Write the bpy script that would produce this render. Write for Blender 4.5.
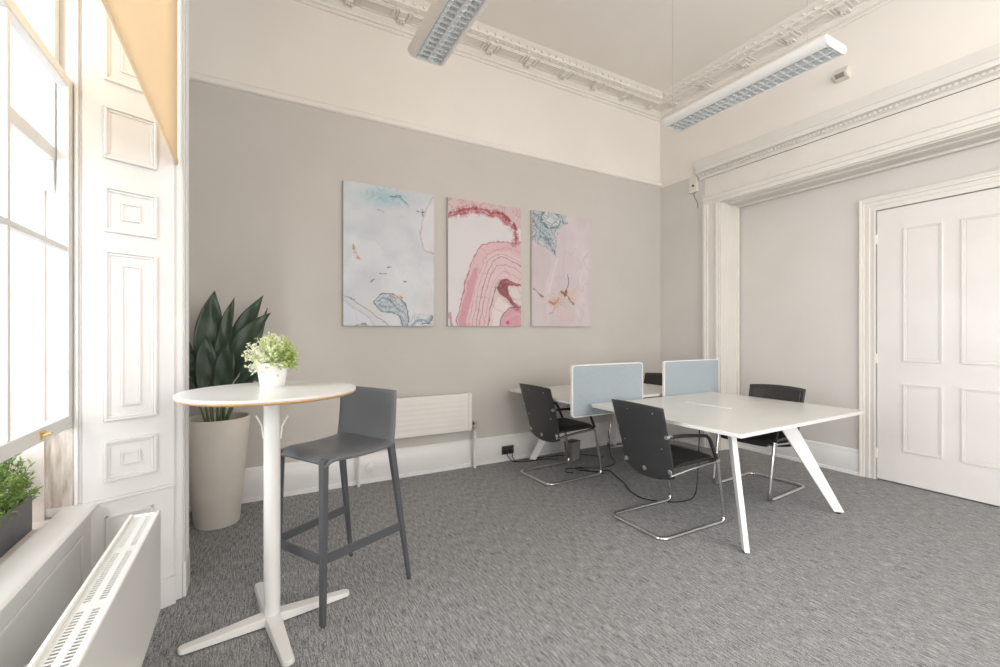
import bpy, math, random
import numpy as np
from mathutils import Vector, Matrix
random.seed(7)
PI = math.pi
sc = bpy.context.scene
C = sc.collection
for o in list(bpy.data.objects): bpy.data.objects.remove(o)

# ------------------------------------------------------------------ camera
F_PX = 444.4
YAW = math.atan(247 / F_PX)
CAM_H = 1.35
cd = bpy.data.cameras.new('camera'); cam = bpy.data.objects.new('camera', cd); C.objects.link(cam)
cd.sensor_width = 36; cd.sensor_fit = 'HORIZONTAL'; cd.lens = 36 * F_PX / 1000
cd.clip_start = 0.02; cd.clip_end = 200
cam.location = (0, 0, CAM_H); cam.rotation_euler = (PI / 2, 0, -YAW)
sc.camera = cam

# ------------------------------------------------------------------ world, daylight, exposure
w = bpy.data.worlds.new('world'); sc.world = w; w.use_nodes = True
bg = w.node_tree.nodes['Background']
bg.inputs[0].default_value = (0.93, 0.96, 1.0, 1); bg.inputs[1].default_value = 1.0
sc.view_settings.view_transform = 'Standard'; sc.view_settings.look = 'None'
sc.view_settings.gamma = 1; sc.view_settings.use_curve_mapping = False
sc.view_settings.exposure = 0.5

def area(name, loc, direction, sx, sy, power, col=(1, 1, 1)):
    l = bpy.data.lights.new(name, 'AREA'); l.shape = 'RECTANGLE'; l.size = sx; l.size_y = sy
    l.energy = power; l.color = col
    o = bpy.data.objects.new(name, l); C.objects.link(o); o.location = loc
    o.rotation_euler = Vector(direction).to_track_quat('-Z', 'Y').to_euler()
    return o
# daylight outside the tall windows of the left wall and outside unseen ones added behind the camera for light
area('daylight_window', (-3.8, 1.8, 2.9), (1, 0, -0.05), 3.4, 4.2, 230, (0.95, 0.98, 1.0))
area('daylight_window', (-1.9, -1.7, 2.5), (1, 0, 0.10), 2.4, 3.4, 370, (0.97, 0.98, 1.0))
area('daylight_window', (1.1, -4.5, 2.3), (0, 1, 0.22), 2.4, 3.2, 105, (1.0, 0.97, 0.93))
area('daylight_window', (3.3, -4.5, 2.3), (0, 1, 0.22), 2.4, 3.2, 145, (1.0, 0.97, 0.93))

# ------------------------------------------------------------------ materials
def new_mat(name, col, rough=0.5, metal=0.0, spec=0.5, coat=0.0):
    m = bpy.data.materials.new(name); m.use_nodes = True
    b = m.node_tree.nodes['Principled BSDF']
    b.inputs['Base Color'].default_value = (*col, 1)
    b.inputs['Roughness'].default_value = rough; b.inputs['Metallic'].default_value = metal
    b.inputs['Specular IOR Level'].default_value = spec
    b.inputs['Coat Weight'].default_value = coat
    return m

def nd(m, t, **kw):
    n = m.node_tree.nodes.new(t)
    for k, v in kw.items():
        if k.startswith('i_'): n.inputs[k[2:].replace('_', ' ')].default_value = v
        else: setattr(n, k, v)
    return n

def noisy(name, col, col2, scale=6, rough=0.5, bump=0.0, bscale=80, stretch=None, metal=0.0, detail=3, lo=0.35, hi=0.65, spec=0.5):
    m = new_mat(name, col, rough, metal, spec); nt = m.node_tree; L = nt.links
    b = nt.nodes['Principled BSDF']
    tc = nd(m, 'ShaderNodeTexCoord'); mp = nd(m, 'ShaderNodeMapping')
    if stretch: mp.inputs['Scale'].default_value = stretch
    L.new(tc.outputs['Object'], mp.inputs[0])
    n = nd(m, 'ShaderNodeTexNoise', i_Scale=scale, i_Detail=detail)
    L.new(mp.outputs[0], n.inputs['Vector'])
    r = nd(m, 'ShaderNodeValToRGB')
    r.color_ramp.elements[0].position = lo; r.color_ramp.elements[1].position = hi
    r.color_ramp.elements[0].color = (*col, 1); r.color_ramp.elements[1].color = (*col2, 1)
    L.new(n.outputs['Fac'], r.inputs[0]); L.new(r.outputs[0], b.inputs['Base Color'])
    if bump:
        n2 = nd(m, 'ShaderNodeTexNoise', i_Scale=bscale, i_Detail=2.0)
        L.new(mp.outputs[0], n2.inputs['Vector'])
        bp = nd(m, 'ShaderNodeBump', i_Strength=bump, i_Distance=0.01)
        L.new(n2.outputs['Fac'], bp.inputs['Height']); L.new(bp.outputs[0], b.inputs['Normal'])
    return m

M = {}
M['wall'] = noisy('wall_grey_paint', (0.56, 0.527, 0.49), (0.58, 0.547, 0.51), 2, 0.75, 0.04, 60, spec=0.25)
M['cream'] = noisy('cream_plaster_paint', (0.80, 0.76, 0.705), (0.82, 0.78, 0.725), 2, 0.8, 0.04, 40, spec=0.2)
M['ceil'] = noisy('ceiling_cream_paint', (0.86, 0.82, 0.76), (0.88, 0.84, 0.78), 2, 0.85, 0.03, 40, spec=0.2)
M['wall_r'] = noisy('wall_pale_grey_paint', (0.62, 0.59, 0.555), (0.64, 0.61, 0.575), 2, 0.6, 0.04, 60, spec=0.3)
M['white'] = noisy('white_gloss_paint', (0.76, 0.75, 0.735), (0.79, 0.78, 0.765), 3, 0.35, 0.02, 30)
M['trim'] = noisy('warm_white_trim_paint', (0.70, 0.665, 0.615), (0.73, 0.695, 0.645), 3, 0.42, 0.03, 30)
M['door'] = noisy('door_white_paint', (0.70, 0.67, 0.64), (0.73, 0.70, 0.67), 3, 0.28, 0.02, 20)
M['rad'] = new_mat('radiator_enamel', (0.84, 0.83, 0.80), 0.3)
M['rad2'] = noisy('radiator_cream_enamel', (0.74, 0.71, 0.67), (0.77, 0.74, 0.70), 4, 0.35)
M['desk'] = noisy('desk_white_laminate', (0.73, 0.725, 0.70), (0.75, 0.745, 0.72), 5, 0.28)
M['lac'] = new_mat('white_powder_coat', (0.84, 0.83, 0.81), 0.35)
M['ply'] = noisy('pale_wood_edge', (0.55, 0.33, 0.16), (0.72, 0.48, 0.27), 40, 0.5, stretch=(1, 1, 12))
M['black'] = noisy('black_leather', (0.018, 0.017, 0.016), (0.028, 0.026, 0.025), 60, 0.38, 0.06, 300)
M['blackp'] = new_mat('black_plastic', (0.02, 0.02, 0.02), 0.45)
M['shell'] = new_mat('black_backrest_shell', (0.038, 0.039, 0.041), 0.42)
M['chrome'] = new_mat('chrome', (0.66, 0.66, 0.66), 0.14, 1.0)
M['steel'] = new_mat('brushed_steel', (0.6, 0.6, 0.6), 0.3, 1.0)
M['stool'] = new_mat('slate_grey_plastic', (0.150, 0.158, 0.170), 0.36)
M['stool_dk'] = new_mat('slate_grey_aluminium', (0.09, 0.095, 0.105), 0.34)
M['screen'] = noisy('pale_blue_fabric', (0.34, 0.39, 0.42), (0.37, 0.42, 0.45), 90, 0.9, 0.15, 700, spec=0.1)
M['pot'] = noisy('stone_pot', (0.72, 0.675, 0.61), (0.75, 0.705, 0.64), 8, 0.6, 0.05, 120)
M['soil'] = noisy('dark_soil', (0.03, 0.02, 0.015), (0.09, 0.06, 0.04), 60, 0.95, 0.6, 90)
M['ceramic'] = new_mat('white_ceramic', (0.86, 0.86, 0.85), 0.25)
M['brass'] = new_mat('brass', (0.72, 0.52, 0.22), 0.3, 1.0)
M['cable'] = new_mat('black_cable', (0.012, 0.012, 0.012), 0.5)
M['socket'] = new_mat('dark_metal_faceplate', (0.10, 0.10, 0.10), 0.4, 0.5)
M['plastic'] = noisy('ivory_plastic', (0.70, 0.66, 0.58), (0.72, 0.68, 0.60), 5, 0.4)
M['bin'] = noisy('grey_beige_plastic', (0.22, 0.21, 0.195), (0.25, 0.235, 0.22), 8, 0.6)
M['planter'] = noisy('dark_grey_planter', (0.12, 0.12, 0.13), (0.15, 0.15, 0.16), 10, 0.55)
M['stone'] = noisy('outer_stone', (0.70, 0.62, 0.58), (0.78, 0.71, 0.67), 9, 0.85, 0.3, 30)
M['oldwood'] = noisy('weathered_frame', (0.42, 0.35, 0.29), (0.62, 0.57, 0.52), 14, 0.8, 0.2, 60, stretch=(4, 4, 0.6))
M['crack'] = new_mat('dark_crack', (0.10, 0.08, 0.06), 0.9)
M['tube'] = new_mat('lamp_tube_glass', (0.9, 0.9, 0.88), 0.25)
M['tube'].node_tree.nodes['Principled BSDF'].inputs['Emission Color'].default_value = (0.93, 1.0, 0.98, 1); M['tube'].node_tree.nodes['Principled BSDF'].inputs['Emission Strength'].default_value = 0.35  # weak glow added to unlit tubes so the louvre looks brighter
M['louvre'] = new_mat('louvre_aluminium', (0.80, 0.82, 0.83), 0.25, 0.35)

def leaf_mat(name, a, b, rough=0.45, trans=0.25, scale=8):
    m = noisy(name, a, b, scale, rough, 0.0)
    nt = m.node_tree; L = nt.links; bs = nt.nodes['Principled BSDF']; out = nt.nodes['Material Output']
    t = nd(m, 'ShaderNodeBsdfTranslucent'); mx = nd(m, 'ShaderNodeMixShader', i_Fac=trans)
    for l in list(nt.links):
        if l.to_node == bs and l.to_socket.name == 'Base Color': L.new(l.from_socket, t.inputs[0])
    L.new(bs.outputs[0], mx.inputs[1]); L.new(t.outputs[0], mx.inputs[2]); L.new(mx.outputs[0], out.inputs[0])
    return m
M['leaf'] = leaf_mat('dark_green_leaf', (0.040, 0.068, 0.044), (0.066, 0.102, 0.066), 0.42, 0.12)
M['stem'] = leaf_mat('green_stem', (0.10, 0.15, 0.06), (0.16, 0.2, 0.09), 0.5, 0.1)
M['sprig'] = leaf_mat('yellow_green_leaf', (0.44, 0.58, 0.16), (0.72, 0.80, 0.40), 0.5, 0.3, 22)
M['sprigp'] = leaf_mat('pale_cream_leaf', (0.72, 0.75, 0.50), (0.86, 0.86, 0.70), 0.5, 0.3, 22)
M['heath'] = leaf_mat('bright_green_shrub_leaf', (0.09, 0.17, 0.03), (0.28, 0.40, 0.10), 0.5, 0.25, 18)

def blind_mat():
    m = bpy.data.materials.new('apricot_blind_fabric'); m.use_nodes = True; nt = m.node_tree; L = nt.links
    nt.nodes.clear()
    out = nd(m, 'ShaderNodeOutputMaterial'); d = nd(m, 'ShaderNodeBsdfDiffuse'); t = nd(m, 'ShaderNodeBsdfTranslucent')
    mx = nd(m, 'ShaderNodeMixShader', i_Fac=0.45)
    tc = nd(m, 'ShaderNodeTexCoord'); n = nd(m, 'ShaderNodeTexNoise', i_Scale=300.0)
    r = nd(m, 'ShaderNodeValToRGB')
    r.color_ramp.elements[0].color = (0.86, 0.73, 0.55, 1); r.color_ramp.elements[1].color = (0.90, 0.77, 0.59, 1)
    L.new(tc.outputs['Object'], n.inputs['Vector']); L.new(n.outputs['Fac'], r.inputs[0])
    L.new(r.outputs[0], d.inputs[0]); L.new(r.outputs[0], t.inputs[0])
    L.new(d.outputs[0], mx.inputs[1]); L.new(t.outputs[0], mx.inputs[2]); L.new(mx.outputs[0], out.inputs[0])
    return m
M['blind'] = blind_mat()

def glass_mat():
    m = bpy.data.materials.new('window_glass'); m.use_nodes = True; nt = m.node_tree; L = nt.links
    nt.nodes.clear()
    out = nd(m, 'ShaderNodeOutputMaterial'); t = nd(m, 'ShaderNodeBsdfTransparent'); g = nd(m, 'ShaderNodeBsdfGlossy', i_Roughness=0.02)
    fr = nd(m, 'ShaderNodeLayerWeight', i_Blend=0.12); mx = nd(m, 'ShaderNodeMixShader')
    pw = nd(m, 'ShaderNodeMath', operation='MULTIPLY'); pw.inputs[1].default_value = 0.5; L.new(fr.outputs['Facing'], pw.inputs[0]); L.new(pw.outputs[0], mx.inputs[0]); L.new(t.outputs[0], mx.inputs[1]); L.new(g.outputs[0], mx.inputs[2]); L.new(mx.outputs[0], out.inputs[0])
    return m
M['glass'] = glass_mat()

def carpet_mat():
    m = new_mat('grey_loop_carpet', (0.2, 0.2, 0.2), 0.95, 0, 0.1); nt = m.node_tree; L = nt.links
    b = nt.nodes['Principled BSDF']
    tc = nd(m, 'ShaderNodeTexCoord')
    facs = []
    for sc_, st in ((1.0, (360, 62, 1)), (1.0, (140, 420, 1)), (1.0, (170, 14, 1))):
        mp = nd(m, 'ShaderNodeMapping'); mp.inputs['Scale'].default_value = st
        L.new(tc.outputs['Object'], mp.inputs[0])
        n = nd(m, 'ShaderNodeTexNoise', i_Scale=sc_, i_Detail=2.0, i_Roughness=0.6)
        L.new(mp.outputs[0], n.inputs['Vector']); facs.append(n.outputs['Fac'])
    a1 = nd(m, 'ShaderNodeMath', operation='ADD'); a2 = nd(m, 'ShaderNodeMath', operation='ADD')
    L.new(facs[0], a1.inputs[0]); L.new(facs[1], a1.inputs[1])
    L.new(a1.outputs[0], a2.inputs[0]); L.new(facs[2], a2.inputs[1])
    mr = nd(m, 'ShaderNodeMapRange'); mr.inputs[1].default_value = 1.2; mr.inputs[2].default_value = 1.8
    L.new(a2.outputs[0], mr.inputs[0])
    r = nd(m, 'ShaderNodeValToRGB')
    r.color_ramp.elements[0].color = (0.085, 0.085, 0.088, 1); r.color_ramp.elements[1].color = (0.53, 0.53, 0.532, 1)
    L.new(mr.outputs[0], r.inputs[0]); L.new(r.outputs[0], b.inputs['Base Color'])
    bp = nd(m, 'ShaderNodeBump', i_Strength=0.5, i_Distance=0.004)
    L.new(a2.outputs[0], bp.inputs['Height']); L.new(bp.outputs[0], b.inputs['Normal'])
    return m
M['carpet'] = carpet_mat()

# ------------------------------------------------------------------ mesh helpers
class MB:
    def __init__(s): s.v = []; s.f = []; s.m = []
    def add(s, vs, fs, mi=0):
        k = len(s.v); s.v += [tuple(p) for p in vs]; s.f += [tuple(i + k for i in f) for f in fs]; s.m += [mi] * len(fs); return s
    def box(s, x0, x1, y0, y1, z0, z1, mi=0, mat=None):
        vs = [(x, y, z) for z in (z0, z1) for y in (y0, y1) for x in (x0, x1)]
        if mat: vs = [mat @ Vector(p) for p in vs]
        return s.add(vs, [(0, 2, 3, 1), (4, 5, 7, 6), (0, 1, 5, 4), (2, 6, 7, 3), (0, 4, 6, 2), (1, 3, 7, 5)], mi)
    def prism(s, pts, a, b, axis='z', mi=0, mat=None):
        # pts: closed outline in the two other axes, extruded between a and b
        def P(p, t):
            q = {'z': (p[0], p[1], t), 'y': (p[0], t, p[1]), 'x': (t, p[0], p[1])}[axis]
            return mat @ Vector(q) if mat else q
        n = len(pts)
        vs = [P(p, a) for p in pts] + [P(p, b) for p in pts]
        fs = [tuple(range(n - 1, -1, -1)), tuple(range(n, 2 * n))] + [(i, (i + 1) % n, n + (i + 1) % n, n + i) for i in range(n)]
        return s.add(vs, fs, mi)
    def tube(s, path, r, n=10, mi=0, closed=False, cap=True, flat=None):
        P = [Vector(p) for p in path]; N = len(P); rs = r if isinstance(r, (list, tuple)) else [r] * N
        vs = []; up = None
        for i, p in enumerate(P):
            if closed: t = (P[(i + 1) % N] - P[i - 1]).normalized()
            else: t = ((P[min(i + 1, N - 1)] - P[max(i - 1, 0)])).normalized()
            if up is None:
                up = Vector((0, 0, 1)) if abs(t.z) < 0.9 else Vector((1, 0, 0))
            a = t.cross(up)
            if a.length < 1e-6: a = t.cross(Vector((0, 1, 0)))
            a.normalize(); up2 = a.cross(t).normalized(); up = up2
            for k in range(n):
                an = 2 * PI * k / n
                ra, rb = (rs[i], rs[i]) if flat is None else (rs[i] * flat[0], rs[i] * flat[1])
                vs.append(p + a * math.cos(an) * ra + up2 * math.sin(an) * rb)
        fs = []
        for i in range(N if closed else N - 1):
            j = (i + 1) % N
            for k in range(n): fs.append((i * n + k, i * n + (k + 1) % n, j * n + (k + 1) % n, j * n + k))
        if cap and not closed:
            fs.append(tuple(range(n - 1, -1, -1))); fs.append(tuple((N - 1) * n + k for k in range(n)))
        return s.add(vs, fs, mi)
    def lathe(s, prof, n=32, cx=0, cy=0, mi=0, sx=1, sy=1):
        vs = [];
        for r, z in prof:
            for k in range(n): a = 2 * PI * k / n; vs.append((cx + r * sx * math.cos(a), cy + r * sy * math.sin(a), z))
        fs = []
        for i in range(len(prof) - 1):
            for k in range(n): fs.append((i * n + k, i * n + (k + 1) % n, (i + 1) * n + (k + 1) % n, (i + 1) * n + k))
        if prof[0][0] > 1e-6: fs.append(tuple(range(n - 1, -1, -1)))
        if prof[-1][0] > 1e-6: fs.append(tuple((len(prof) - 1) * n + k for k in range(n)))
        return s.add(vs, fs, mi)
    def taper(s, a, b, sa, sb, mi=0, mat=None):
        # bar from a to b with rectangular sections sa=(sx,sy) at a, sb at b (axis-aligned sections)
        vs = []
        for p, q in ((a, sa), (b, sb)):
            for dx, dy in ((-1, -1), (1, -1), (1, 1), (-1, 1)): vs.append(Vector((p[0] + dx * q[0] / 2, p[1] + dy * q[1] / 2, p[2])))
        if mat: vs = [mat @ v for v in vs]
        return s.add(vs, [(3, 2, 1, 0), (4, 5, 6, 7), (0, 1, 5, 4), (1, 2, 6, 5), (2, 3, 7, 6), (3, 0, 4, 7)], mi)
    def build(s, name, mats, parent=None, smooth=True, bevel=0.0, seg=2, ang=35, origin=None):
        me = bpy.data.meshes.new(name)
        vs = s.v
        if origin: vs = [(p[0] - origin[0], p[1] - origin[1], p[2] - origin[2]) for p in vs]
        me.from_pydata(vs, [], s.f)
        ms = mats if isinstance(mats, (list, tuple)) else [mats]
        for m in ms: me.materials.append(m)
        me.polygons.foreach_set('material_index', s.m)
        me.update()
        import bmesh
        bm = bmesh.new(); bm.from_mesh(me); bmesh.ops.recalc_face_normals(bm, faces=bm.faces[:]); bm.to_mesh(me); bm.free()
        if smooth:
            me.polygons.foreach_set('use_smooth', [True] * len(me.polygons))
            me.set_sharp_from_angle(angle=math.radians(ang))
        o = bpy.data.objects.new(name, me); C.objects.link(o)
        if origin: o.location = origin
        if parent: o.parent = parent
        if bevel:
            b = o.modifiers.new('bevel', 'BEVEL'); b.width = bevel; b.segments = seg; b.limit_method = 'ANGLE'; b.angle_limit = math.radians(40)
            b.harden_normals = smooth
        return o

def tag(o, label=None, cat=None, group=None, kind=None):
    if label: o['label'] = label
    if cat: o['category'] = cat
    if group: o['group'] = group
    if kind: o['kind'] = kind
    return o
def thing(name, loc, rz, label, cat, group=None):
    o = bpy.data.objects.new(name, None); C.objects.link(o); o.location = loc; o.rotation_euler = (0, 0, rz)
    o.empty_display_size = 0.1
    return tag(o, label, cat, group)
def struct(o): return tag(o, kind='structure')
def copy_tree(o, parent=None):
    c = o.copy(); C.objects.link(c); c.parent = parent
    for ch in o.children: copy_tree(ch, c)
    return c
def fillet(pts, r, n=6):
    P = [Vector(p) for p in pts]; out = [P[0]]
    for i in range(1, len(P) - 1):
        a, b, c = P[i - 1], P[i], P[i + 1]
        d1 = (a - b); d2 = (c - b); rr = min(r, d1.length * 0.49, d2.length * 0.49)
        p0 = b + d1.normalized() * rr; p1 = b + d2.normalized() * rr
        for k in range(n + 1):
            t = k / n; out.append(p0 * (1 - t) ** 2 + b * 2 * t * (1 - t) + p1 * t * t)
    out.append(P[-1]); return out
def spline(pts, n=8):
    P = [Vector(p) for p in pts]; P = [P[0] * 2 - P[1]] + P + [P[-1] * 2 - P[-2]]; out = []
    for i in range(1, len(P) - 2):
        for k in range(n):
            t = k / n; a, b, c, d = P[i - 1], P[i], P[i + 1], P[i + 2]
            out.append(0.5 * ((2 * b) + (c - a) * t + (2 * a - 5 * b + 4 * c - d) * t * t + (3 * b - a - 3 * c + d) * t ** 3))
    out.append(P[-2]); return out
def rrect(x0, x1, y0, y1, r, n=5):
    out = []
    for cx, cy, a0 in ((x1 - r, y1 - r, 0), (x0 + r, y1 - r, PI / 2), (x0 + r, y0 + r, PI), (x1 - r, y0 + r, 1.5 * PI)):
        for k in range(n + 1): a = a0 + PI / 2 * k / n; out.append((cx + r * math.cos(a), cy + r * math.sin(a)))
    return out

# ================================================================== ROOM SHELL
XL, XR, XA, YB, YF, ZC = -0.317, 4.71, 5.05, 4.11, -3.6, 4.33     # left wall, right wall, alcove, back wall, wall behind, ceiling
DADO = 3.30
struct(MB().box(-1.05, 5.4, YF - 0.3, YB + 0.3, -0.12, 0).build('floor', M['carpet'], smooth=False))
struct(MB().box(-1.05, 5.4, YF - 0.3, YB + 0.3, ZC, ZC + 0.15).build('ceiling', M['ceil'], smooth=False))
# back wall, grey below the picture rail and cream above
struct(MB().box(-0.95, 5.3, YB, YB + 0.2, 0, DADO).box(-0.95, 5.3, YB, YB + 0.2, DADO, ZC, 1).build('wall_back', [M['wall'], M['cream']], smooth=False))
# right wall with its tall alcove
AY0, AY1, AZ = -0.35, 3.25, 2.87
b = MB()
b.box(XR, 5.3, AY1, YB, 0, DADO - 0.03); b.box(XR, 5.3, AY1, YB, DADO - 0.03, ZC, 1)
b.box(XR, 5.3, AY0, AY1, AZ, ZC, 1)
b.box(XR, 5.3, YF, AY0, 0, DADO - 0.03); b.box(XR, 5.3, YF, AY0, DADO - 0.03, ZC, 1)
DY0, DY1, DZ = 0.62, 1.905, 2.485          # door opening
b.box(XA, 5.3, DY1, AY1, 0, AZ); b.box(XA, 5.3, AY0, DY0, 0, AZ); b.box(XA, 5.3, DY0, DY1, DZ, AZ)
b.box(5.25, 5.3, DY0, DY1, 0, DZ)
struct(b.build('wall_right', [M['wall_r'], M['cream']], smooth=False))
# wall behind the camera with two tall unseen windows added to let daylight in
b = MB(); yy0, yy1 = YF - 0.3, YF
wins = [(0.3, 1.9), (2.5, 4.1)]
xs = [-0.95, 0.3, 1.9, 2.5, 4.1, 5.3]
for x0, x1 in ((xs[0], xs[1]), (xs[2], xs[3]), (xs[4], xs[5])): b.box(x0, x1, yy0, yy1, 0, ZC)
for x0, x1 in wins: b.box(x0, x1, yy0, yy1, 0, 0.6); b.box(x0, x1, yy0, yy1, 3.6, ZC)
struct(b.build('wall_rear', M['cream'], smooth=False))
# left wall with two window bays: splayed reveals
WY = 1.70; XB = -0.62
b = MB()
def bay(b, c0):
    zt = 3.95
    for s in (1, -1):
        pass
def pier(b, ya, yb, sa, sb):
    # solid wall between ya..yb; sa/sb True -> that end is a window reveal (splay)
    pts = []
    if sb: pts += [(-1.0, yb + 0.165), (-0.666, yb + 0.165), (-0.35, yb + 0.015), (XL, yb)]
    else: pts += [(-1.0, yb), (XB, yb)] + ([(XB, ya + 0.16), (XL, ya + 0.16)] if sa else [(XL, yb)])
    if sa: pts += [(XL, ya), (-0.35, ya - 0.015), (-0.666, ya - 0.165), (-1.0, ya - 0.165)]
    else: pts += [(XL, ya), (-1.0, ya)]
    b.prism(pts, 0, ZC, 'z')
pier(b, 2.775, YB, True, False)
pier(b, -0.625, 0.625, True, True)
pier(b, YF, -2.775, False, True)
for c0 in (WY, -WY):
    b.box(-1.0, XL, c0 - 1.075, c0 + 1.075, 3.95, ZC)
    b.box(-1.0, -0.66, c0 - 0.92, c0 + 0.92, 3.66, 3.95)
    b.box(-1.0, -0.645, c0 - 0.92, c0 + 0.92, 0, 0.545)
    b.box(-0.70, -0.645, c0 - 1.0, c0 + 1.0, 0, 0.545)
struct(b.build('wall_left', M['white'], smooth=False))
# white outer stone reveals and ledges of the window bay
b = MB()
b.box(-1.0, -0.775, 2.585, 2.609, 0.55, 3.66); b.box(-1.12, -0.72, 0.80, 2.60, 0.546, 0.556)
b.box(-1.0, -0.775, 0.79, 0.815, 0.55, 3.66)
struct(b.build('trim_1', M['stone'], smooth=False))

# ------------------------------------------------------------------ sash windows
def sash(parent, x0, x1, y0, y1, z0, z1, bars_y, bars_z, horn=0, mat=None):
    b = MB(); st = 0.05; rb = 0.055
    b.box(x0, x1, y0, y0 + st, z0, z1); b.box(x0, x1, y1 - st, y1, z0, z1)
    b.box(x0, x1, y0 + st, y1 - st, z0, z0 + rb); b.box(x0, x1, y0 + st, y1 - st, z1 - rb * 0.8, z1)
    xm = (x0 + x1) / 2
    for y in bars_y: b.box(xm - 0.014, xm + 0.016, y - 0.011, y + 0.011, z0 + rb, z1 - rb * 0.8)
    for z in bars_z: b.box(xm - 0.0141, xm + 0.0161, y0 + st, y1 - st, z - 0.011, z + 0.011)
    if horn:
        for ya, yb in ((y0, y0 + st), (y1 - st, y1)):
            b.prism([(ya, z0), (yb, z0), (yb, z0 - horn * 0.5), (yb - 0.01, z0 - horn * 0.8), (yb - 0.02, z0 - horn), (ya + 0.008, z0 - horn), (ya, z0 - horn * 0.7)], x0 + 0.004, x1 - 0.004, 'x')
    s = b.build('sash', mat or M['white'], parent, bevel=0.004)
    g = MB().box(xm - 0.002, xm + 0.002, y0 + st - 0.005, y1 - st + 0.005, z0 + rb - 0.005, z1 - rb * 0.8 + 0.005).build('glass_pane', M['glass'], s, smooth=False)
    return s
def window_left(name, c0, lower_z, detail=True):
    y0, y1 = c0 - 0.91, c0 + 0.91
    b = MB()
    # box frame with beads
    b.box(-0.775, -0.668, y1 - 0.006, y1 + 0.008, 0.56, 3.66); b.box(-0.775, -0.668, y0 - 0.008, y0 + 0.006, 0.56, 3.66)
    b.box(-0.682, -0.668, y1 - 0.018, y1, 0.60, 3.64); b.box(-0.682, -0.668, y0, y0 + 0.018, 0.60, 3.64)
    b.box(-0.775, -0.66, y0, y1, 3.62, 3.66)
    wf = struct(b.build(name, M['white'], bevel=0.003))
    ow = MB().box(-0.776, -0.684, y1 - 0.011, y1 - 0.0062, 0.60, lower_z - 0.004).build('pulley_stile', M['oldwood'], wf)
    lo = sash(wf, -0.725, -0.686, y0 + 0.0115, y1 - 0.0115, lower_z, lower_z + 1.50, (c0 + 0.33, c0 - 0.33), (lower_z + 0.765,))
    sash(wf, -0.768, -0.729, y0 + 0.014, y1 - 0.014, 2.08, 3.62, (c0 + 0.33, c0 - 0.33), (2.85,), horn=0.13)
    if detail:
        b = MB(); zz = lower_z + 0.012
        b.box(-0.686, -0.680, 2.25, 2.29, zz, zz + 0.03).tube([(-0.68, 2.256, zz + 0.015), (-0.662, 2.262, zz + 0.022), (-0.662, 2.278, zz + 0.022), (-0.68, 2.284, zz + 0.015)], 0.005)
        b.build('sash_lift', M['brass'], lo)
    return wf
window_left('window_1', WY, 0.945)
window_left('window_2', -WY, 0.60, False)
for k, (x0, x1) in enumerate(wins):
    b = MB()
    b.box(x0, x0 + 0.06, YF - 0.2, YF - 0.05, 0.6, 3.6).box(x1 - 0.06, x1, YF - 0.2, YF - 0.05, 0.6, 3.6)
    b.box(x0 + 0.06, x1 - 0.06, YF - 0.2, YF - 0.05, 3.54, 3.6).box(x0 + 0.06, x1 - 0.06, YF - 0.2, YF - 0.05, 0.6, 0.66).box(x0 + 0.06, x1 - 0.06, YF - 0.15, YF - 0.1, 2.07, 2.13)
    xm = (x0 + x1) / 2; b.box(xm - 0.012, xm + 0.012, YF - 0.14, YF - 0.11, 0.66, 3.54)
    wo = struct(b.build('window_%d' % (k + 3), M['white'], smooth=False))
    MB().box(x0 + 0.06, x1 - 0.06, YF - 0.127, YF - 0.123, 0.66, 3.54).build('glass_pane', M['glass'], wo, smooth=False)

# window sill with a rounded nose and the panelled dado below it
b = MB()
b.prism([(-0.715, 0.547), (-0.715, 0.60), (-0.63, 0.60), (-0.612, 0.597), (-0.604, 0.588), (-0.606, 0.575), (-0.618, 0.568), (-0.62, 0.556), (-0.634, 0.548)], WY - 0.925, WY + 0.925, 'y')
struct(b.build('trim_2', M['white'], ang=50))
b = MB()
b.box(-0.645, -0.630, WY - 0.93, WY + 0.93, 0.0, 0.546)
def frame_yz(b, x0, x1, ya, yb, za, zb, t):
    b.box(x0, x1, ya, yb, za, za + t).box(x0, x1, ya, yb, zb - t, zb).box(x0, x1, ya, ya + t, za + t, zb - t).box(x0, x1, yb - t, yb, za + t, zb - t)
frame_yz(b, -0.632, -0.622, WY - 0.80, WY - 0.03, 0.17, 0.50, 0.02)
frame_yz(b, -0.632, -0.622, WY + 0.03, WY + 0.80, 0.17, 0.50, 0.02)
b.box(-0.632, -0.615, WY - 0.93, WY + 0.93, 0.0, 0.12)
struct(b.build('trim_3', M['white'], bevel=0.004))

# architrave around the window bay, on the room side of the left wall
b = MB()
for s in (1, -1):
    e = WY + s * 1.075
    for a0, a1, t in ((0.0, 0.155, 0.006), (0.015, 0.035, 0.011), (0.10, 0.155, 0.010), (0.125, 0.155, 0.014)):
        ya, yb = sorted((e + s * a0, e + s * a1)); b.box(XL, XL + t, ya, yb, 0.0 if t < 0.02 else 0.0, 4.0)
    ya, yb = sorted((e + s * 0.0, e + s * 0.16)); b.box(XL, XL + 0.018, ya, yb, 0, 0.18)
b.box(XL, XL + 0.02, WY - 1.075, WY + 1.075, 3.95, 4.08)
struct(b.build('trim_4', M['white'], bevel=0.004))

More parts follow.
